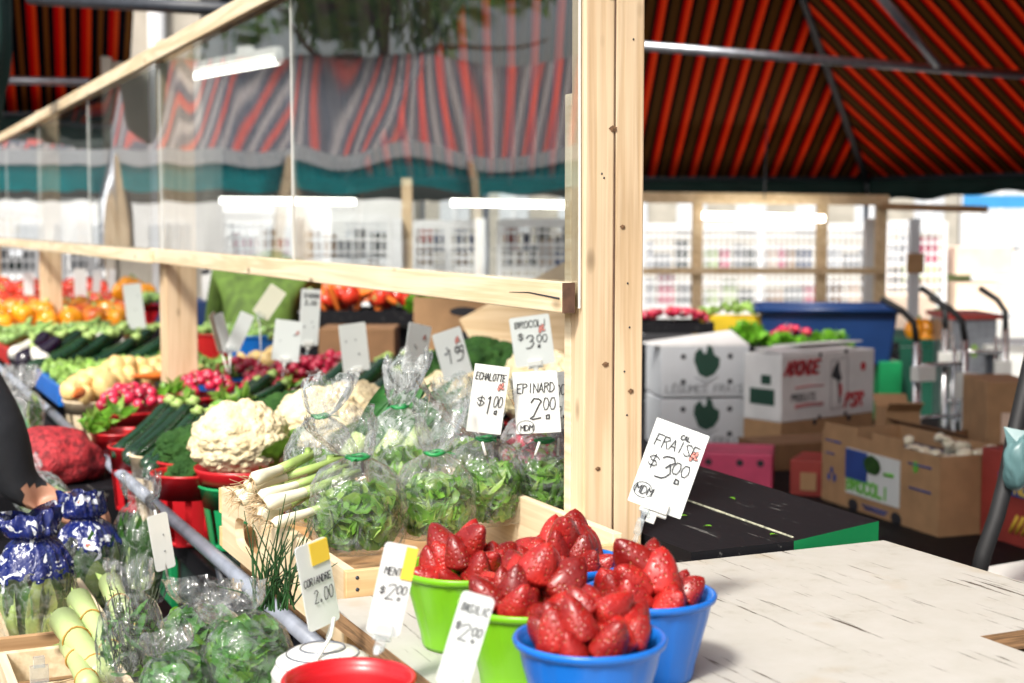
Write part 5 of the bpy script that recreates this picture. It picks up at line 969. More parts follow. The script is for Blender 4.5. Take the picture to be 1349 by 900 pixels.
# ------------------------------------------------------------------ background behind the stand: low black bench, cartons
BZ=.70
t=thing('low_bench','long black low bench carrying the cartons behind the stand','bench',(2.9,4.4,0))
m=MB(); m.box((0,0,BZ-.025),(3.6,4.4,.05)); m.build('bench_top',W['black'],t)
for x in(-1.6,1.6):
    for y in(-2,0,2): m=MB(); m.box((x,y,(BZ-.05)/2-.001),(.07,.07,BZ-.052)); m.build('leg',W['dgrey'],t)
def carton(name,label,cat,p1,p2,z,h,depth,mat,inner='kraftd',open_=False,flaps=0,group=None,flip=False,lid=False,px=True,bev=.004):
    a=hz(*p1,z) if px else Vector(p1); b=hz(*p2,z) if px else Vector(p2); d=b-a; w_=d.length; rz=math.atan2(d.y,d.x)
    t=thing(name,label,cat,(a+b)/2,rz,group); m=MB(); e=.006
    if not open_: m.box((0,depth/2,h/2),(w_,depth,h))
    else:
        m.box((0,e/2,h/2),(w_,e,h)); m.box((0,depth-e/2,h/2),(w_,e,h)); m.box((-w_/2+e/2,depth/2,h/2),(e,depth-2*e-.001,h)); m.box((w_/2-e/2,depth/2,h/2),(e,depth-2*e-.001,h)); m.box((0,depth/2,.004),(w_-2*e-.002,depth-2*e-.002,.006))
    m.build('body',W[mat],t,bev=bev if not open_ else 0)
    for k in range(flaps):
        m=MB(); fw=depth*.42
        if k==0: m.box((0,-fw*.35,h+fw*.22),(w_*.98,fw,.005),rot=Matrix.Rotation(-.6,3,'X'))
        elif k==1: m.box((0,depth+fw*.35,h+fw*.25),(w_*.98,fw,.005),rot=Matrix.Rotation(.7,3,'X'))
        elif k==2: m.box((w_/2+fw*.4,depth/2,h+.03),(fw,depth*.95,.005),rot=Matrix.Rotation(-.25,3,'Y'))
        m.build('flap',W[mat],t)
    return t,w_
def holes(t,w_,h,pts,r=.012):
    for x,z in pts: m=MB(); disc(m,(x-.5)*w_,z*h,r,r,-.0012,0,14); m.build('vent_hole',W['ink'],t)
def pepper_print(m,cx,cz,s,mi=0):
    poly_patch(m,[(cx+s*x,cz+s*z) for x,z in((-.5,.1),(-.46,.42),(-.25,.62),(-.18,.35),(-.02,.40),(.04,.75),(.22,.62),(.3,.34),(.52,.2),(.5,-.12),(.3,-.42),(0,-.55),(-.3,-.42))][::-1],-.0012,.0005,mi)
# grey-white vegetable boxes, two stacked
for k,(zb,lab) in enumerate(((BZ,'lower of the two grey-white vegetable boxes stacked behind the post'),(BZ+.214,'upper grey-white vegetable box with a dark green emblem and sloping lid'))):
    a=hz(870,593,BZ); b=hz(986,591,BZ); a.z=b.z=zb; t,w_=carton('vegetable_box',lab,'box',a,b,zb,.205,.30,'gcard',px=False,group='stacked vegetable boxes')
    h=.205; m=MB(); pepper_print(m,.005,h*.66,.105); m.build('emblem',W['inkg'],t)
    m=MB(); [m.tube([(.005-.05*q,-.0012,h*(.40-.02*j)),(.005,-.0012,h*(.30-.05*j)),(.005+.05*q,-.0012,h*(.40-.02*j))],.0016,4) for j,q in((0,1),(1,.7))]; m.build('emblem_line',W['inkgr'],t)
    m=MB(); letters(m,'LÉGUMES FRAIS',-w_*.44,h*.09,h*.14,.0045,-.0012,slant=.05,jit=0,wr=.66,track=1.30); m.build('lettering',W['inkgr'],t)
    holes(t,w_,h,((.25,.80),(.78,.80),(.25,.30),(.78,.30)),.011)
    if k: 
        m=MB(); m.add([(-w_/2-.06,.10,h+.012),(w_/2*.8,.16,h+.055),(w_/2,.0,h+.004),(-w_/2,.0,h+.004),(-w_/2-.06,.10,h+.007),(w_/2*.8,.16,h+.05),(w_/2,.0,h),(-w_/2,.0,h)],[(0,1,2,3)[::-1],(4,5,6,7),(0,4,5,1),(1,5,6,2),(2,6,7,3),(3,7,4,0)]); m.build('lid_flap',W['wcard'],t)
# white apple-style box with red lettering on a kraft carton
a=hz(1028,601,BZ); b=hz(1150,584,BZ); t,w_=carton('kraft_carton','brown kraft carton under the white printed fruit box','carton',a,b,BZ,.13,.20,'kraft',px=False); holes(t,w_,.13,((.35,.92),(.72,.92)),.013)
a.z=b.z=BZ+.1315; t,w_=carton('fruit_box','white fruit box with slanted red lettering and a dark figure panel','box',a,b,BZ+.1315,.265,.20,'wcard',px=False); h=.265
m=MB(); letters(m,'ABONDE',-w_*.47,h*.70,h*.19,.013,-.0014,slant=.28,jit=0,wr=.55,track=1.22); m.build('lettering',W['inkr'],t); m=MB(); letters(m,'PSR',w_*.17,h*.14,h*.19,.013,-.0014,slant=.28,jit=0,wr=.6,track=1.25); m.build('lettering',W['inkr'],t); m=MB(); disc(m,w_*.37,h*.74,.017,.019,-.0012,0); m.build('round_mark',W['inkr'],t)
m=MB(); letters(m,'ABONDE',-w_*.455,h*.715,h*.16,.006,-.0022,slant=.28,jit=0,wr=.64,track=1.24); m.build('lettering_shadow',W['ink'],t); m=MB(); letters(m,'PRODUITS',-w_*.40,h*.30,h*.10,.005,-.0012,jit=0,wr=.55,track=1.25)
m.build('lettering',W['ink'],t); m=MB(); x0_,x1_=w_*.02,w_*.20
for pl in(((x0_,.86),(x1_,.90)),((x1_,.90),(x1_,.14)),((x1_,.14),(x0_,.12)),((x0_,.12),(x0_,.86))): m.tube([(q[0],-.001,q[1]*h) for q in pl],.0011,4)
m.build('figure_frame',W['ink'],t); m=MB(); poly_patch(m,[(x0_+.01+.07*x,h*z) for x,z in((.35,.84),(.55,.84),(.6,.70),(.8,.58),(.72,.55),(.58,.60),(.62,.42),(.72,.24),(.60,.16),(.55,.22),(.56,.32),(.42,.50),(.36,.62),(.1,.70),(-.12,.62),(-.1,.66),(.1,.76))][::-1],-.0012,.0004); m.build('figure_print',W['ink'],t)
m=MB(); disc(m,x0_+.058,h*.40,.009,.03,-.0024,0); m.build('figure_print',W['inkr'],t)
for zz in(.50,.20,.235): m=MB(); m.tube([(-w_*.36,-.001,h*zz),(-w_*.22,-.001,h*(zz+.015)),(-w_*.06,-.001,h*zz)],.0028,4); m.build('print_line',W['inkr'],t)
holes(t,w_,h,((.40,.965),(.68,.99),(.40,.02),(.68,.03)),.010)
m=MB(); m.box((-.05,.08,h+.012),(w_*.8,.14,.006),rot=Matrix.Rotation(.10,3,'X')); m.box((.08,.13,h+.024),(w_*.7,.14,.005),rot=Matrix.Rotation(-.06,3,'X')); m.build('lid_flap',W['wcard'],t)
m=MB(); sd_=MB()
for v in((0,.10,.16),(0,.22,.10)): pass
sd_.box((-w_/2-.0012,.10,h*.36),(.002,.13,h*.24)); sd_.build('side_print',W['inkg'],t); sd_=MB(); sd_.box((-w_/2-.0012,.08,h*.62),(.0021,.05,h*.14)); sd_.build('side_print',W['inkg'],t)
# broccoli carton (kraft, printed label), open, mushrooms inside
t,w_=carton('vegetable_carton','open kraft carton with a blue and white broccoli label and white mushrooms inside','carton',(1082,657),(1236,708),BZ,.235,.30,'kraft',open_=True); h=.235
m=MB(); m.box((-.02,-.003,h*.52),(w_*.46,.004,h*.62)); m.build('label',W['card'],t)
m=MB(); m.box((-.02-w_*.135,-.0062,h*.62),(w_*.19,.003,h*.40)); m.build('label_panel',W['inkb'],t)
m=MB(); disc(m,-.015,h*.68,.048,.030,-.0082,0,16,.3); m.build('label_broccoli',W['brocc'],t)
m=MB(); letters(m,'BROCOLI',-.02-w_*.215,h*.27,h*.15,.011,-.0062,jit=0,wr=.75,slant=0,track=1.28); m.build('lettering',W['inklg'],t); m=MB(); m.tube([(.05,-.0056,h*.60),(.10,-.0056,h*.61)],.006,5); m.build('print_line',W['inklg'],t)
m=MB(); disc(m,w_*.32,h*.80,.013,.018,-.0022,0); m.build('sticker',W['inklg'],t)
m=MB(); [m.tube([(x*w_,-.001,z*h),((x+l)*w_,-.001,z*h)],.0035,4) for x,z,l in((-.46,.86,.14),(-.46,.68,.08),(.26,.83,.18),(.27,.52,.17),(-.12,.10,.22),(-.10,.06,.18))]; [disc(m,-.43*w_+j*.018,h*(.35+.1*(j%2)),.010,.014,-.0012-.0002*j,0,10,.4) for j in range(3)]; m.build('print',W['inkb'],t)
[(lambda m:(disc(m,x*w_,h*.06,.029,.020,-.0014),m.build('hand_hole',W['ink'],t)))(MB()) for x in(-.2,.17)]
for x,l in((-.33,.30),(.08,.26)): m=MB(); m.box((x*w_,.003,h+.012),(l*w_,.005,.026)); m.build('flap',W['kraft'],t)
rz=t.rotation_euler.z; T0=Matrix.Translation(t.location)@Matrix.Rotation(rz,4,'Z')
def mush_extra(m): m.tube([(0,0,.002),(0,0,-.016)],[.009,.011],8)
mush=blobmesh('mushroom',W['onionw'],lambda v:Vector((v.x*.022,v.y*.022,max(v.z,-.15)*.018)),I2,mush_extra)
random.seed(4)
for k in range(26):
    q=T0@Vector((rr(-.1,.45)*w_,rr(.04,.26),h-.042+rr(0,.04))); put(mush,q,(rr(-.7,.7),rr(-.7,.7),rr(0,6)),rr(.8,1.3),'white mushroom loose in the broccoli-label carton','mushroom','mushrooms in the open carton')
m=MB(); m.box((0,0,0),(w_*.93,.285,.006)); o=m.build('blue_liner',W['navy'],t,loc=(0,.15,h-.05))
# pink crate, red carton end and other cartons
t,w_=carton('fruit_crate','bright pink fruit crate with round holes behind the black counter','crate',(905,648),(1017,652),BZ,.135,.25,'pinkc'); holes(t,w_,.135,((.25,.78),(.62,.78),(.86,.78)),.012)
t,w_=carton('fruit_carton','small red-ended carton beside the pink crate','carton',(1040,652),(1082,655),BZ,.12,.2,'redc'); m=MB(); m.box((.01,-.004,.05),(w_*.5,.006,.06)); m.build('label',W['kraft'],t)
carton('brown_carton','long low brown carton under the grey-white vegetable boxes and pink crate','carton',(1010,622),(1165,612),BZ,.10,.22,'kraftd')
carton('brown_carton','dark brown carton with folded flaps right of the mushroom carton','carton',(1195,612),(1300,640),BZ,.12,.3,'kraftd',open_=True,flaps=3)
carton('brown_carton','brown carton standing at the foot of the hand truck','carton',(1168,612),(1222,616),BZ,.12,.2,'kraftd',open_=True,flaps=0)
t,w_=carton('brown_carton','pale ribbed cardboard carton with an open lid left of the hand truck','carton',(1166,572),(1212,572),BZ+.12,.09,.16,'kraft',open_=True,flaps=2)
t,w_=carton('brown_carton','brown carton standing upright at the right edge beyond the hand truck','carton',(1298,620),(1362,620),BZ,.33,.3,'kraft'); m=MB(); m.box((.0,-.004,.15),(w_*.4,.005,.13)); m.build('label',W['peach'],t)
t,w_=carton('fruit_carton','red printed carton with blue and yellow print at the lower right edge','carton',(1290,722),(1400,757),.66,.30,.3,'redc'); h=.3
m=MB(); m.box((.03,-.003,h*.70),(w_*.7,.004,h*.2)); m.build('print_band',W['inkb'],t); m=MB(); letters(m,'FRUITS',-.05,h*.63,h*.12,.008,-.0056,jit=0); [m.tube([(x,-.002,h*.25),(x+.03,-.002,h*.42)],.006,4) for x in(-.04,-.015,.01,.035,.06)]; m.build('print',W['yell'],t)
m=MB(); m.box((0,0,0),(.5,.5,.05)); p=hz(1345,745,.66); tag(m.build('low_pallet',W['black'],loc=(p.x+.1,p.y+.2,.63)),'black pallet under the red printed carton','pallet')
# bent black pole with a teal plastic bag tied on
t=thing('pole','bent black pole with teal plastic tied round it at the right edge','pole',at(1290,752,2.35)); o0=at(1290,752,2.35)
m=MB(); m.tube([at(1284,775,2.35)-o0,at(1296,728,2.35)-o0,at(1313,680,2.35)-o0,at(1326,630,2.36)-o0,at(1336,575,2.37)-o0,at(1352,505,2.38)-o0,at(1362,460,2.39)-o0],.0135,12); m.build('pole_tube',W['rubber'],t)
m=MB(); c=at(1345,608,2.33)-o0
m.add([Vector((v.x*.030,v.y*.024,v.z*.044))*(1+.35*noise.noise(v*1.3+Vector((4,1,2)))+.10*noise.noise(v*3.5))+c for v in I4[0]],I4[1],0,True)
m.add([at(1322,562,2.34)-o0,at(1360,570,2.32)-o0,at(1356,602,2.31)-o0,at(1330,600,2.33)-o0],[(0,1,2,3)]); m.build('tied_bag',W['tealbag'],t)
p=hz(1345,757,1.0); m=MB(); m.box((0,0,0),(.30,.22,.02)); m.box((0,-.105,.012),(.30,.01,.02)); m.box((-.145,0,.012),(.01,.2,.02)); tag(m.build('plastic_tray',W['wplast'],loc=(p.x+.05,p.y-.03,.99),rot=(0,0,.12),bev=.003),'white plastic tray edge showing past the white table corner','tray')
m=MB(); m.box((0,0,0),(.35,.3,.97)); tag(m.build('stool_block',W['black'],loc=(p.x+.07,p.y-.0,.485)),'black block carrying the white plastic tray','block')
# tables further back
def table(label,px0,px1,py,z,dep,cloth,legs=True,front=.35,name='market_table'):
    a=hz(px0,py,z); b=hz(px1,py,z); d=b-a; rz=math.atan2(d.y,d.x); w_=d.length; t=thing(name,label,'table',((a.x+b.x)/2,(a.y+b.y)/2,0),rz)
    m=MB(); m.box((0,dep/2,z-.02),(w_,dep,.04)); m.build('table_top',W[cloth],t)
    if front: m=MB(); m.box((0,-.006,z-.042-front/2),(w_,.01,front)); m.build('cloth_front',W[cloth],t)
    for x in(-w_/2+.05,w_/2-.05):
        for y in(.05,dep-.05): m=MB(); m.box((x,y,(z-.04)/2-.001),(.05,.05,z-.042)); m.build('leg',W['dgrey'],t)
    return t
table('table with a dark green cloth behind the navy tote',1150,1300,447,1.0,.8,'clothg',front=.5)
table('black-topped table behind the vegetable boxes',830,1185,452,1.0,.6,'black',front=.25)
# navy tote
t=thing('storage_tote','large navy blue storage tote with a flared rim behind the white fruit box','tote',at(1090,482,6.6),-A-.14)
m=MB(); hw=.27; m.add([(-hw,0,0),(hw,0,0),(hw,.36,0),(-hw,.36,0),(-hw-.03,-.03,.25),(hw+.03,-.03,.25),(hw+.03,.39,.25),(-hw-.03,.39,.25)],[(3,2,1,0),(0,1,5,4),(1,2,6,5),(2,3,7,6),(3,0,4,7)]); 
m.add([(-hw-.02,-.02,.249),(hw+.02,-.02,.249),(hw+.02,.38,.249),(-hw-.02,.38,.249),(-hw+.01,.01,.02),(hw-.01,.01,.02),(hw-.01,.35,.02),(-hw+.01,.35,.02)],[(4,5,6,7),(0,4,5,1)[::-1],(1,5,6,2)[::-1],(2,6,7,3)[::-1],(3,7,4,0)[::-1]])
m.build('body',W['navy'],t,bev=.012)
m=MB()
for a,b in(((-hw-.045,-.045),(hw+.045,-.045)),((hw+.045,-.045),(hw+.045,.405)),((hw+.045,.405),(-hw-.045,.405)),((-hw-.045,.405),(-hw-.045,-.045))): m.tube([(*a,.25),(*b,.25)],.014,8)
m.build('rim',W['navy'],t)
p=at(1162,512,6.7); m=MB(); m.box((0,0,0),(.10,.3,.27)); tag(m.build('green_crate',W['dkgreen'],loc=p,rot=(0,0,-A),bev=.004),'green crate side seen under the navy tote','crate')
# produce trays on the black table
def fruit_tray(label,px,py,d,w_,dep,h,mat,srcs,n,lab2,cat2,grp,yaw=0,peak=.03,sc=(.8,1.1)):
    b=at(px,py,d); t=thing('fruit_tray',label,'tray',b,-A+R_(yaw)); m=MB(); e=.01
    m.box((0,e/2,h/2),(w_,e,h)); m.box((0,dep-e/2,h/2),(w_,e,h)); m.box((-w_/2+e/2,dep/2,h/2),(e,dep-2*e-.001,h)); m.box((w_/2-e/2,dep/2,h/2),(e,dep-2*e-.001,h)); m.box((0,dep/2,h*.4),(w_-2*e-.001,dep-2*e-.001,.01)); m.build('body',W[mat],t)
    T0=Matrix.Translation(b)@Matrix.Rotation(-A+R_(yaw),4,'Z')
    for k in range(n):
        x,y=rr(-.45,.45)*w_,rr(.08,.92)*dep; q=T0@Vector((x,y,h+rr(0,.02)+peak*(1-(2*x/w_)**2))); put(random.choice(srcs),q,(rr(0,6),rr(0,6),rr(0,6)),rr(*sc),lab2,cat2,grp)
    return t
fruit_tray('black tray of radishes behind the grey-white boxes',890,440,6.5,.34,.25,.05,'black',rad,40,'radish in the black tray behind the grey-white boxes','radish','radishes in the black tray',sc=(1,1.3))
fruit_tray('mustard yellow crate beside the black radish tray',975,446,6.7,.36,.3,.09,'yellowc',[spr],18,'sprout in the mustard yellow crate','brussels sprout','sprouts in the yellow crate')
def lettuce(label,px,py,d,R=.09,mat='lett'):
    m=MB()
    for k in range(60): dd=rdir(); dd.z=abs(dd.z); m.leaf(dd*R*.45,dd,rdir(),R*.7,R*.6,.4,0,4)
    tag(m.build('lettuce',W[mat],loc=at(px,py,d)),label,'lettuce','lettuces behind the boxes')
for px,py,l in((985,452,'bright green lettuce under the mustard crate'),(1030,468,'lettuce at the left of the white fruit box lid'),(1068,466,'lettuce behind the middle of the white fruit box'),(1098,464,'lettuce next to the navy tote')): lettuce(l,px,py,6.35)
fruit_tray('red onion net tray between the lettuces',1045,460,6.5,.2,.15,.04,'black',rad,22,'dark radish between the lettuces','radish','radishes between the lettuces',sc=(1,1.3))
for k,px in enumerate((1215,1208,1222,1218)): put(pep,at(px,444-k%2*9,8.0),(.2,.3,k),1.5,'orange pepper on the green cloth table','pepper','orange peppers on the green table')
# hand trucks
def hand_truck(label,px,py_top,d,yaw,s=1.0):
    b=at(px,304,d); t=thing('hand_truck',label,'hand truck',(b.x,b.y,0),-A+R_(yaw),'hand trucks'); hh=1.12*s; wd=.13
    for sx in(-1,1):
        m=MB(); m.tube([(sx*wd,0,.12),(sx*wd,0,hh)],.017,10); m.tube([(sx*wd*.72,.02,.2),(sx*wd*.72,.02,hh*.97)],.009,8); m.build('rail',W['steel'],t)
        m=MB(); m.tube([(sx*wd,0,hh),(sx*wd,.02,hh+.08),(sx*wd-.03,.06,hh+.13),(sx*wd-.10,.11,hh+.18)],.014,10); m.build('handle_grip',W['rubber'],t)
        m=MB(); m.lathe([(.02,-.025),(.11,-.025),(.125,-.012),(.125,.012),(.11,.025),(.02,.025)],32,0,Matrix.Translation((sx*(wd+.06),.09,.126))@Matrix.Rotation(PI/2,4,'Y')); w__=m.build('wheel',W['rubber'],t)
    for z in(.3,.55,.80,1.02): m=MB(); m.tube([(-wd,0,z*s),(wd,0,z*s)],.010,8); m.build('crossbar',W['steel'],t)
    m=MB(); m.box((0,-.10,.126),(.34,.2,.008)); m.build('toe_plate',W['steel'],t)
    m=MB(); m.box((wd*.9,-.03,.93*s),(.07,.06,.11)); m.build('bracket',W['wplast'],t); m=MB(); m.box((-wd*.9,-.03,.99*s),(.09,.05,.06)); m.build('bracket',W['wplast'],t)
    return t
hand_truck('steel hand truck with black curved grips in front of the green cloth table',1243,420,6.2,25)
hand_truck('second steel hand truck with a hooked black grip at the right',1288,410,6.6,-10,1.02)
t=thing('metal_cabinet','grey metal cabinet with a worn red top behind the hand trucks','cabinet',at(1283,470,7.6),-A); m=MB(); m.box((0,.2,-.12),(.23,.4,.62)); m.build('body',W['grey'],t,bev=.004); m=MB(); m.box((0,.2,.205),(.27,.44,.025)); m.build('top',W['redc'],t); m=MB(); disc(m,0,.03,.02,.035,-.0015); m.build('sticker',W['sprout'],t)
t=table('black framed white table at the far right',1300,1420,455,1.0,.5,'wplast',front=0)
# brown cartons seen under the rail, with carrots and peppers
t,w_=carton('brown_carton','large dark brown carton with a hand hole below the bottom rail','carton',at(545,472,5.3),at(662,470,5.3),0,.215,.32,'kraft',px=False,open_=True); m=MB(); disc(m,.02,.165,.05,.016,-.002); disc(m,.03,.07,.06,.026,-.002,0,14,.5); m.build('hand_hole',W['ink'],t)
b=at(600,476,5.5); m=MB(); m.box((0,0,-.55),(1.5,.6,1.08)); tag(m.build('storage_block',W['black'],loc=(b.x-.2,b.y,b.z-.02),rot=(0,0,-A)),'black covered block carrying the dark brown carton','block')
for px,py in((640,404),(615,402),(575,404),(555,406)): lettuce('lettuce sticking out of the dark brown carton below the rail',px,py,5.5,.06)
fruit_tray('black tray of peppers and carrots below the bottom rail',475,428,6.2,.46,.35,.06,'black',[car,tom,tom],46,'orange and red vegetable heaped in the black tray below the rail','vegetable','vegetables in the black tray below the rail',peak=.05,sc=(.9,1.2))
fruit_tray('second black tray of small yellow fruit left of the peppers',408,432,6.6,.3,.3,.05,'black',pot,24,'small yellow potato in the black tray near the green coat','potato','potatoes in the black tray',sc=(.6,.8))
b=at(470,462,6.3); m=MB(); m.box((0,.25,-.5),(.9,.5,1.07)); tag(m.build('storage_block',W['black'],loc=(b.x,b.y,b.z+.06),rot=(0,0,-A)),'black covered block under the pepper and potato trays','block')
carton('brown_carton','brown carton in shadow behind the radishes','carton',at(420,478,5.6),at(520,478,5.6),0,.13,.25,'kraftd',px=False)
b=at(430,486,5.6)
m=MB(); m.box((0,0,0),(.40,.02,.32),rot=Matrix.Rotation(-.5,3,'Y')); tag(m.build('plank_panel',W['pinex'],loc=at(712,440,4.6),rot=(0,0,-A)),'tan plank panel leaning behind the broccoli card','panel')
m=MB(); m.box((0,0,-.48),(.5,.2,1.0)); tag(m.build('storage_block',W['crated'],loc=at(700,480,4.75),rot=(0,0,-A)),'brown block behind the broccoli card','block')
t,w_=carton('white_carton','pale carton between the brown carton and the guard post','carton',at(664,470,5.2),at(690,470,5.2),0,.16,.2,'gcard',px=False)
# things near the green coat
t,w_=carton('white_carton','small white patterned carton left of the green coat','carton',at(266,396,6.8),at(290,396,6.8),0,.17,.1,'wcard',px=False); m=MB(); [disc(m,rr(-.03,.03),rr(.03,.15),.012,.012,-.002-.0002*k,0,9,.6) for k in range(6)]; m.build('print',W['ink'],t)
m=MB(); m.box((0,.3,-.5),(.55,.4,.99)); tag(m.build('storage_block',W['navy'],loc=at(275,398,6.8),rot=(0,0,-A)),'dark blue block left of the green coat','block')
# ------------------------------------------------------------------ striped canopies
def cw(lat,d,z): return Vector((0,0,z))+RT*lat+FW*d
t=thing('canopy','large orange and black striped octagonal canopy with dark green valance over the cartons','canopy',cw(.64,5.8,0))
C0=t.location.copy(); s8=3.5; RC=s8/2/math.sin(PI/8); EZ=1.93; AZ=3.82; apex=cw(.64,5.8,AZ)
def cv(k): a=PI/8+k*PI/4; return cw(.64+RC*math.sin(a),5.8+RC*math.cos(a),EZ)
def canopy_panel(parent,E0,E1,ap0,ap1,mat,sag=.05,n=10,name='canopy_panel',org=None):
    """striped cloth between an eave and a ridge; u runs along the eave in metres"""
    m=MB(); uv=[]; ex=(E1-E0).normalized(); vs=[];fs=[]
    for i in range(n+1):
        for j in range(n+1):
            u,v=i/n,j/n; p=(E0.lerp(E1,u)).lerp(ap0.lerp(ap1,u),v); p=p-UP*sag*math.sin(PI*v)*(.6+.4*math.sin(PI*u)); vs.append(p-org); uv.append(((p-E0).dot(ex) if (ap0-ap1).length<.01 else u*(E1-E0).length,v))
    for i in range(n):
        for j in range(n): a=i*(n+1)+j; fs.append((a,a+1,a+n+2,a+n+1))
    m.add(vs,fs,0,True); m.uv=uv; o=m.build(name,mat,parent); s_=o.modifiers.new('thick','SOLIDIFY'); s_.thickness=.0015; return o
def valance(parent,E0,E1,h,mat,org,sw=.02,n=60):
    m=MB(); ex=(E1-E0); nn=Vector((ex.y,-ex.x,0)).normalized(); vs=[];fs=[]
    for i in range(n+1):
        u=i/n; p=E0+ex*u; w_=nn*(.02*math.sin(u*40)+.012*math.sin(u*97)); vs+=[p-org,p-UP*h*.5+w_*.6-org,p-UP*(h+sw*math.sin(u*PI*5)+.01*math.sin(u*61))+w_-org]
    for i in range(n): a=i*3; fs+=[(a,a+1,a+4,a+3),(a+1,a+2,a+5,a+4)]
    m.add(vs,fs,0,True); o=m.build('valance',mat,parent); s_=o.modifiers.new('thick','SOLIDIFY'); s_.thickness=.002; return o
V8=[cv(k) for k in range(-2,4)]   # eave corners from left-back round to the right
for k in range(1,4): canopy_panel(t,V8[k],V8[k+1],apex,apex,STR_R,org=C0)
for k in range(1,4): valance(t,V8[k],V8[k+1],.13,W['dgreen'],C0)
for k in range(1,5): m=MB(); m.tube([V8[k]-C0-UP*.02,apex-C0-UP*.03],.024,10); m.build('hip_bar',W['dgrey'],t)
for k in range(1,4): m=MB(); m.tube([V8[k]-C0,V8[k+1]-C0],.022,10); m.build('eave_bar',W['dgrey'],t)
for k in(2,3): m=MB(); p=V8[k]-C0; m.tube([p,Vector((p.x,p.y,0))],.018,10); m.build('pole',W['grey'],t)
a=at(846,61,6.6); b=at(1352,99,7.6); z=(a.z+b.z)/2; m=MB(); m.tube([a-C0,b-C0],.022,10); m.build('tie_bar',W['grey'],t)
a=at(1160,-5,6.6); b=at(1235,85,7.2); m=MB(); m.tube([a-C0,b-C0],.022,10); m.build('brace_bar',W['grey'],t)
# left canopy
t=thing('canopy','red black and brown striped canopy beyond the far end of the stand','canopy',at(20,150,9.5)); C1=t.location.copy(); t.location.z=0; C1.z=0
E0=at(-260,165,10.2); E1=at(168,150,9.6); E0.z=E1.z=at(20,150,9.8).z; ri=-(FW-RT*.30)*3.2+UP*1.45
canopy_panel(t,E0,E1,E0+ri,E1+ri,STR_L,org=C1,sag=.03)
m=MB(); a=at(-80,104,9.2); b=at(118,108,9.0); m.tube([a-C1,b-C1],.025,10); m.build('tie_bar',W['grey'],t)
m=MB(); m.tube([E0-C1,E1-C1],.025,10); m.build('eave_bar',W['dgrey'],t)
valance(t,E0,E1,.16,W['dgreen'],C1)
for e in(E0,E1): m=MB(); p=e-C1; m.tube([p,(p.x,p.y,0)],.025,10); m.build('pole',W['grey'],t)
m=MB(); a=at(40,-2,6.6); b=at(330,14,5.9); 
tag((lambda: (m.tube([Vector((0,0,0)),b-a],.028,10),m.build('cross_bar',W['dgrey'],loc=a))[1])(),'dark steel cross bar near the top left corner','bar')
m=MB(); m.add([Vector((v.x*.10,v.y*.10,v.z*.42))*(1+.18*noise.noise(v*2.2)) for v in I4[0]],I4[1],0,True); tag(m.build('rolled_curtain',W['dgreen'],loc=at(-22,35,5.6)),'rolled dark green curtain hanging at the top left edge','curtain')
# concrete pillar and drainpipe
p=at(200,60,9.0); t=thing('pillar','beige concrete pillar with a white drainpipe behind the far canopy','pillar',(p.x,p.y,0),-A)
m=MB(); m.box((0,.3,2.6),(.60,.6,5.2)); m.build('shaft',W['conc'],t,bev=.01)
m=MB(); m.tube([(.045,-.06,0.02),(.045,-.06,5.2)],.055,14); m.build('drainpipe',W['wpaint'],t)
m=MB(); m.box((-.27,-.02,2.6),(.06,.04,5.19)); m.build('edge_strip',W['conc'],t)
# ------------------------------------------------------------------ lamps
def lamp(label,p,q,hood=True,grp='fluorescent lamps over the stalls'):
    c=(p+q)/2; d=(q-p); L=d.length; rz=math.atan2(d.y,d.x); t=thing('fluorescent_lamp',label,'lamp',c,rot=(0,-math.asin(d.z/L),rz),group=grp)
    m=MB(); m.tube([(-L/2,0,0),(L/2,0,0)],.020,12); m.build('tube',W['glow'],t)
    m=MB(); 
    if hood: m.box((0,0,.055),(L*1.02,.05,.04)); m.box((-L/2-.012,0,.02),(.02,.05,.07)); m.box((L/2+.012,0,.02),(.02,.05,.07)); m.box((L*.15,0,.09),(.12,.05,.04))
    m.build('housing',W['lampw'],t,bev=.004)
    m=MB(); m.tube([(0,0,.11),(0,0,.75)],.004,6); m.build('hanger',W['dgrey'],t)
    return t
lamp('slanting fluorescent lamp seen through the near acrylic sheet',hz(252,101,2.5),hz(366,80,2.5))
lamp('slanting fluorescent lamp above the middle guard post',hz(108,146,2.5),hz(190,131,2.5))
lamp('fluorescent lamp end rising above the top rail',hz(100,106,2.75),hz(136,96,2.75))
lamp('fluorescent lamp at the far left edge',hz(-40,160,2.45),hz(24,146,2.45))
lamp('horizontal fluorescent lamp left of the acrylic joint',at(290,264,9.2),at(468,266,9.2),False)
lamp('horizontal fluorescent lamp ending behind the guard post',at(594,267,8.6),at(748,270,8.6),False)
lamp('horizontal fluorescent lamp under the wooden partition header',at(926,284,8.9),at(1086,288,8.9),False)
# ------------------------------------------------------------------ wooden partition frame and white wire racks behind
def bar_between(m,a,b,w_,dpt=.05,mi=0):
    d=b-a; L=d.length; q=d.to_track_quat('X','Z').to_matrix(); m.box((a+b)/2,(L,dpt,w_),mi,rot=q)
t=thing('wooden_partition','raw wood partition frame with header and posts before the white racks','partition',at(1000,300,9.0)); O=t.location.copy(); O.z=0; t.location.z=0
def pb(p,q,d,wpx,mat='pinex',dp=.05,name='post',dd=0):
    m=MB(); bar_between(m,at(*p,d)-O,at(*q,d)-O,wpx*d/F,dp); m.build(name,W[mat],t)
pb((836,260),(1170,264),9.0,14,name='header'); pb((1160,272),(1300,276),9.0,9,'crated',name='header')
for px in(536,919,1083,1161):
    a=at(px,264 if px>800 else 235,9.06); m=MB(); m.box((a.x-O.x,a.y-O.y,a.z/2),(.062,.062,a.z),rot=Matrix.Rotation(-A,3,'Z')); m.build('post',W['pinex'],t)
pb((846,357),(1165,357),9.0,8,name='rail',dp=.03)
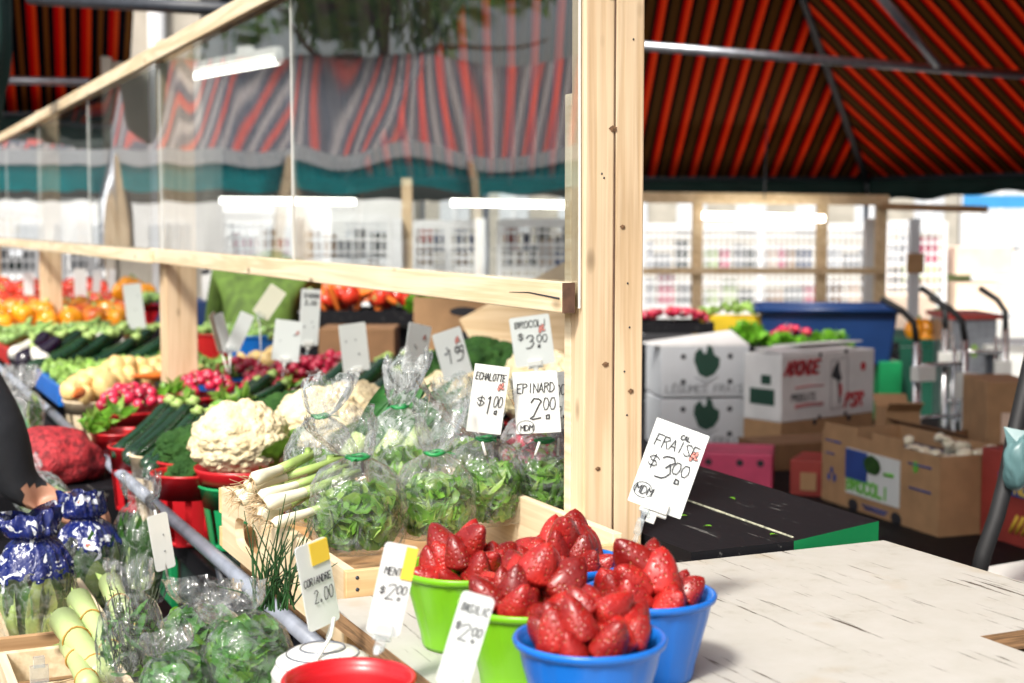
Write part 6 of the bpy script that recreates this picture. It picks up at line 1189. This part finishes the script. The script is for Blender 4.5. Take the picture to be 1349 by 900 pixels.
t2=O
m=MB(); m.box((0,0,0),(.10,.02,.12)); tag(m.build('hanging_card',W['kraft'],loc=at(1206,347,8.8),rot=(0,0,-A)),'plain brown card hanging on the partition','card')
def wire_rack(label,px0,px1,y0,y1,d,nx,ny,group='white wire racks behind the stalls',yaw=0,shelf=True):
    s=d/F; w_=(px1-px0)*s; zt=at(px0,y0,d).z; zb=at(px0,y1,d).z; c=at((px0+px1)/2,300,d); t=thing('wire_rack',label,'rack',(c.x,c.y,0),-A+R_(yaw),group); h=zt-zb
    m=MB(); fw=.032
    for x in(-w_/2,w_/2): m.box((x,0,zt/2),(fw,.03,zt))
    m.build('upright',W['wpaint'],t)
    m=MB(); m.box((0,0.001,zt-.02),(w_-fw,.03,.06)); m.build('frame_bar',W['wpaint'],t); m=MB(); m.box((0,0.001,zb+.02),(w_-fw,.03,.04)); m.build('frame_bar',W['wpaint'],t)
    m=MB()
    for k in range(1,nx): x=-w_/2+w_*k/nx; m.box((x,.0,(zt+zb)/2),(.013,.006,h-.07))
    for k in range(1,ny): z=zb+h*k/ny; m.box((0,-.008,z),(w_-fw,.006,.018))
    m.build('wire_grid',W['wpaint'],t)
    if shelf:
        for k,z in enumerate((zb+.10,zb+h*.5)): m=MB(); m.box((0,.22,z),(w_-fw,.40,.012)); m.build('shelf',W['wpaint'],t)
    return t
racks=[('white wire rack left of the first partition post',846,914,296,420,11.2,9,8),('white wire rack between the first two partition posts, left bay',924,1000,296,420,11.2,10,8),('white wire rack between the first two partition posts, right bay',1004,1078,296,420,11.2,10,8),('white wire rack right of the second partition post',1088,1156,296,420,11.2,9,8),('white wire rack right of the third partition post',1168,1245,292,405,11.3,9,8),
 ('white wire rack behind the guard post edge',658,760,290,372,9.5,10,5),('narrow white wire rack right of the wooden post',592,634,292,372,9.5,5,5),('white wire rack left of the wooden post behind the acrylic',545,588,292,372,9.5,5,5),('white wire rack right of the acrylic joint',396,512,284,396,9.5,12,7),('white wire rack above the green coat',276,384,282,390,9.7,11,7),('white wire rack left of the middle guard post',122,212,272,372,10.5,8,6),('white wire rack between the far guard posts',84,118,272,376,10.5,4,6),('white wire rack at the far left edge',-20,48,278,376,10.5,7,6)]
for r in racks: wire_rack(*r)
# goods standing on the racks
gm=[W[k] for k in('redc','inkgr','yellowc','inkgr','peach','limec','gcard','pinkc','kraft','navy','gcard','inkb','dgreen','kraftd','inkgr')]
random.seed(21)
for lab,px0,px1,y0,y1,d,nx,ny in racks:
    s=d/F
    for sh in(.1,.5):
        x=px0+6
        while x<px1-10:
            wp=rr(9,24); hp=rr(16,40); zb=at(px0,y1,d).z; h=at(px0,y0,d).z-zb; zz=zb+(.107 if sh<.3 else h*.5+.007)
            p=at(min(x+wp/2,px1-9),300,d+.12); m=MB(); hh=hp*s; m.box((0,.06,hh/2),(wp*s,.12,hh)); 
            tag(m.build('packed_goods',random.choice(gm),loc=(p.x,p.y,zz),rot=(0,0,-A),bev=.004),'small coloured pack on the shelves of a white wire rack','packaged goods','packs on the white wire racks'); x+=wp+rr(2,8)
# white posts
for px,d,l in((523,9.0,'white square post left of the wooden partition post'),(633,9.0,'white square post right of the wooden partition post'),(392,8.9,'white square post behind the acrylic joint'),(1146,9.3,'white square post left of the third partition post'),(1205,9.9,'white square post behind the hanging brown card')):
    a=at(px,288,d); m=MB(); m.box((0,0,a.z/2),(.065,.065,a.z)); tag(m.build('white_post',W['wpaint'],loc=(a.x,a.y,0),rot=(0,0,-A),bev=.003),l,'post')
# market hall front far behind, and small stalls
def wallbox(name,label,cat,px0,px1,ytop,d,dep,mat,zb=0,wins=0):
    a=at((px0+px1)/2,300,d); zt=at(px0,ytop,d).z; w_=(px1-px0)*d/F; t=thing(name,label,cat,(a.x,a.y,0),-A); m=MB(); m.box((0,dep/2,(zt+zb)/2),(w_,dep,zt-zb)); m.build('wall',W[mat],t)
    for k in range(wins):
        x=-w_/2+w_*(k+.5)/wins; m=MB(); m.box((x,-.02,zb+(zt-zb)*.62),(w_/wins*.5,.04,(zt-zb)*.35)); m.build('window',W['gcard'],t)
        m=MB(); m.box((x,-.05,zb+(zt-zb)*.62),(.06,.03,(zt-zb)*.35)); m.build('window_bar',W['wpaint'],t)
    return t
wallbox('market_building','grey market building with tall windows closing the view behind the racks','building',560,1262,150,24,4,'conc',0,9)
wallbox('market_building','bright white market building at the right edge behind the hand trucks','building',1264,1900,200,24.2,4,'whitew',0,6)
wallbox('market_building','pale market building behind the far end of the stand','building',-900,545,262,26,4,'whitew',0,12)
m=MB(); m.box((0,0,0),(1.3,.05,.12)); tag(m.build('blue_awning',W['bluew'],loc=at(1360,266,14),rot=(0,0,-A)),'blue awning strip under the canopy valance at the right edge','awning')
m=MB(); m.box((0,.3,0),(.42,.6,.55)); tag(m.build('lime_cover',W['limec'],loc=at(1246,392,12),rot=(0,0,-A),bev=.03),'lime green covered crate stack behind the hand trucks','crate stack')
for k,(px,py,l) in enumerate(((1300,350,'upper peach carton at the bright right edge'),(1300,392,'lower peach carton at the bright right edge'),(1195,420,'peach carton behind the navy tote'))): m=MB(); m.box((0,.3,0),(.44,.5,.22 if k<2 else .34)); tag(m.build('peach_carton',W['peach'],loc=at(px,py-(6 if k==0 else 0),11.3 if k<2 else 10.8),rot=(0,0,-A),bev=.01),l,'carton')
table('long table far behind carrying the peach cartons',1150,1420,425,.9,.9,'wplast',front=.5)
# ------------------------------------------------------------------ the stall across the aisle (its mirror image shows in the acrylic)
MXP=PX-.006
def mir(p): return Vector((2*MXP-p.x,p.y,p.z))
L0=mir(at(-150,215,14.5)); L1=mir(at(1000,203,14.5)); zz=at(480,207,14.5).z; L0.z=L1.z=zz
al=(L1-L0).normalized(); bk=-(mir(at(480,200,20))-mir(at(480,200,14.5))); bk.z=0; bk=(bk-al*bk.dot(al)).normalized(); bk=-bk
t=thing('opposite_awning','stall awning across the aisle with red and grey stripes, white edge and teal valance','awning',((L0+L1)/2).xy.to_3d())
OC=t.location.copy(); rise=bk*2.6+UP*1.25
canopy_panel(t,L0,L1,L0+rise,L1+rise,STR_O,org=OC,sag=.04,n=24)
m=MB(); bar_between(m,L0-OC,L1-OC,.15,.06); m.build('edge_rail',W['wpaint'],t)
def flat_strip(z0,z1,mat,off): m=MB(); o_=-bk*off; m.add([L0+o_-OC-UP*z0,L1+o_-OC-UP*z0,L1+o_-OC-UP*z1,L0+o_-OC-UP*z1],[(0,1,2,3)]); o=m.build('valance',mat,t); s_=o.modifiers.new('thick','SOLIDIFY'); s_.thickness=.003
flat_strip(.05,.33,W['teal'],.01)
for k in range(5): p=L0.lerp(L1,(k+.3)/5)-OC; m=MB(); m.box((p.x,p.y,p.z/2),(.09,.09,p.z)); m.build('post',W['pine'],t)
p=L0.lerp(L1,.5)+bk*1.2; m=MB(); ang=math.atan2(al.y,al.x); m.box((0,0,.5),((L1-L0).length*.9,1.2,1.0)); m2=tag(m.build('opposite_counter',W['crated'],loc=(p.x,p.y,0),rot=(0,0,ang),bev=.02),'long brown counter under the awning across the aisle','counter')
# tree behind that awning
def tree(label,c,R,hgt,n,seed,mat='tleaf'):
    random.seed(seed); t=thing('tree',label,'tree',(c.x,c.y,0)); m=MB(); m.tube([(0,0,0),(.05,0,hgt*.4),(0,.1,hgt*.75),(0,0,hgt)],[.16,.13,.09,.05],10)
    for k in range(9): d=rdir(); d.z=abs(d.z)*.5+.2; b=Vector((0,0,hgt*rr(.6,.9))); m.tube([b,b+d*R*.5,b+d*R*.95-UP*.1],[.05,.03,.012],6)
    m.build('trunk',W['bark'],t); m=MB(); cl=[rdir()*R*rr(.45,.95) for _ in range(46)]
    for k in range(n):
        q=random.choice(cl); p=q+rdir()*R*.27*random.random()**.5; p.z*=.72; m.leaf(p+Vector((0,0,hgt)),(rdir()*.7-UP).normalized(),rdir(),rr(.14,.26),rr(.05,.10),.2,0,2)
    m.build('crown',W[mat],t)
tree('leafy tree hanging over the awning across the aisle',mir(at(490,0,17.5))*1,2.1,mir(at(500,-95,17.5)).z,5200,8)
tree('second leafy tree left of the awning across the aisle',mir(at(150,0,19))*1,2.2,mir(at(150,-40,19)).z,4200,9)

# unseen striped roof added over the near stall: cuts skylight, shades the cartons
t=thing('shade_roof','unseen striped canvas roof added above the near stall to shade the cartons','roof',(2.6,1.4,0)); O=Vector((2.6,1.4,0))
canopy_panel(t,Vector((4.7,-1.2,2.7)),Vector((4.7,4.1,2.7)),Vector((.78,-1.2,2.92)),Vector((.78,4.1,2.92)),STR_R,org=O,sag=.05)
for x,y,z in((4.6,-1.1,2.69),(4.6,4.0,2.69),(.90,-1.1,2.9)): m=MB(); m.tube([(x-O.x,y-O.y,0),(x-O.x,y-O.y,z)],.02,8); m.build('pole',W['grey'],t)

t=thing('canopy','dull brown and grey canopy added as dark backdrop far behind the acrylic sheets','canopy',at(330,235,12)); C2=t.location.copy(); C2.z=0; t.location.z=0  # added canopy: darkens the view through the acrylic so its reflections stand out
E0=at(185,236,12.2); E1=at(640,238,12.2); E1.z=E0.z; ri=-FW*2.6+UP*2.1
canopy_panel(t,E0,E1,E0+ri,E1+ri,stripes('striped_canvas_far',.3,[(0,(.16,.11,.08)),(.3,(.05,.05,.06)),(.5,(.22,.19,.17)),(.8,(.04,.045,.05))],.4),org=C2)
valance(t,E0,E1,.16,W['dgreen'],C2)
for e in(E0,E1): m=MB(); p=e-C2; m.tube([p,(p.x,p.y,0)],.025,10); m.build('pole',W['grey'],t)
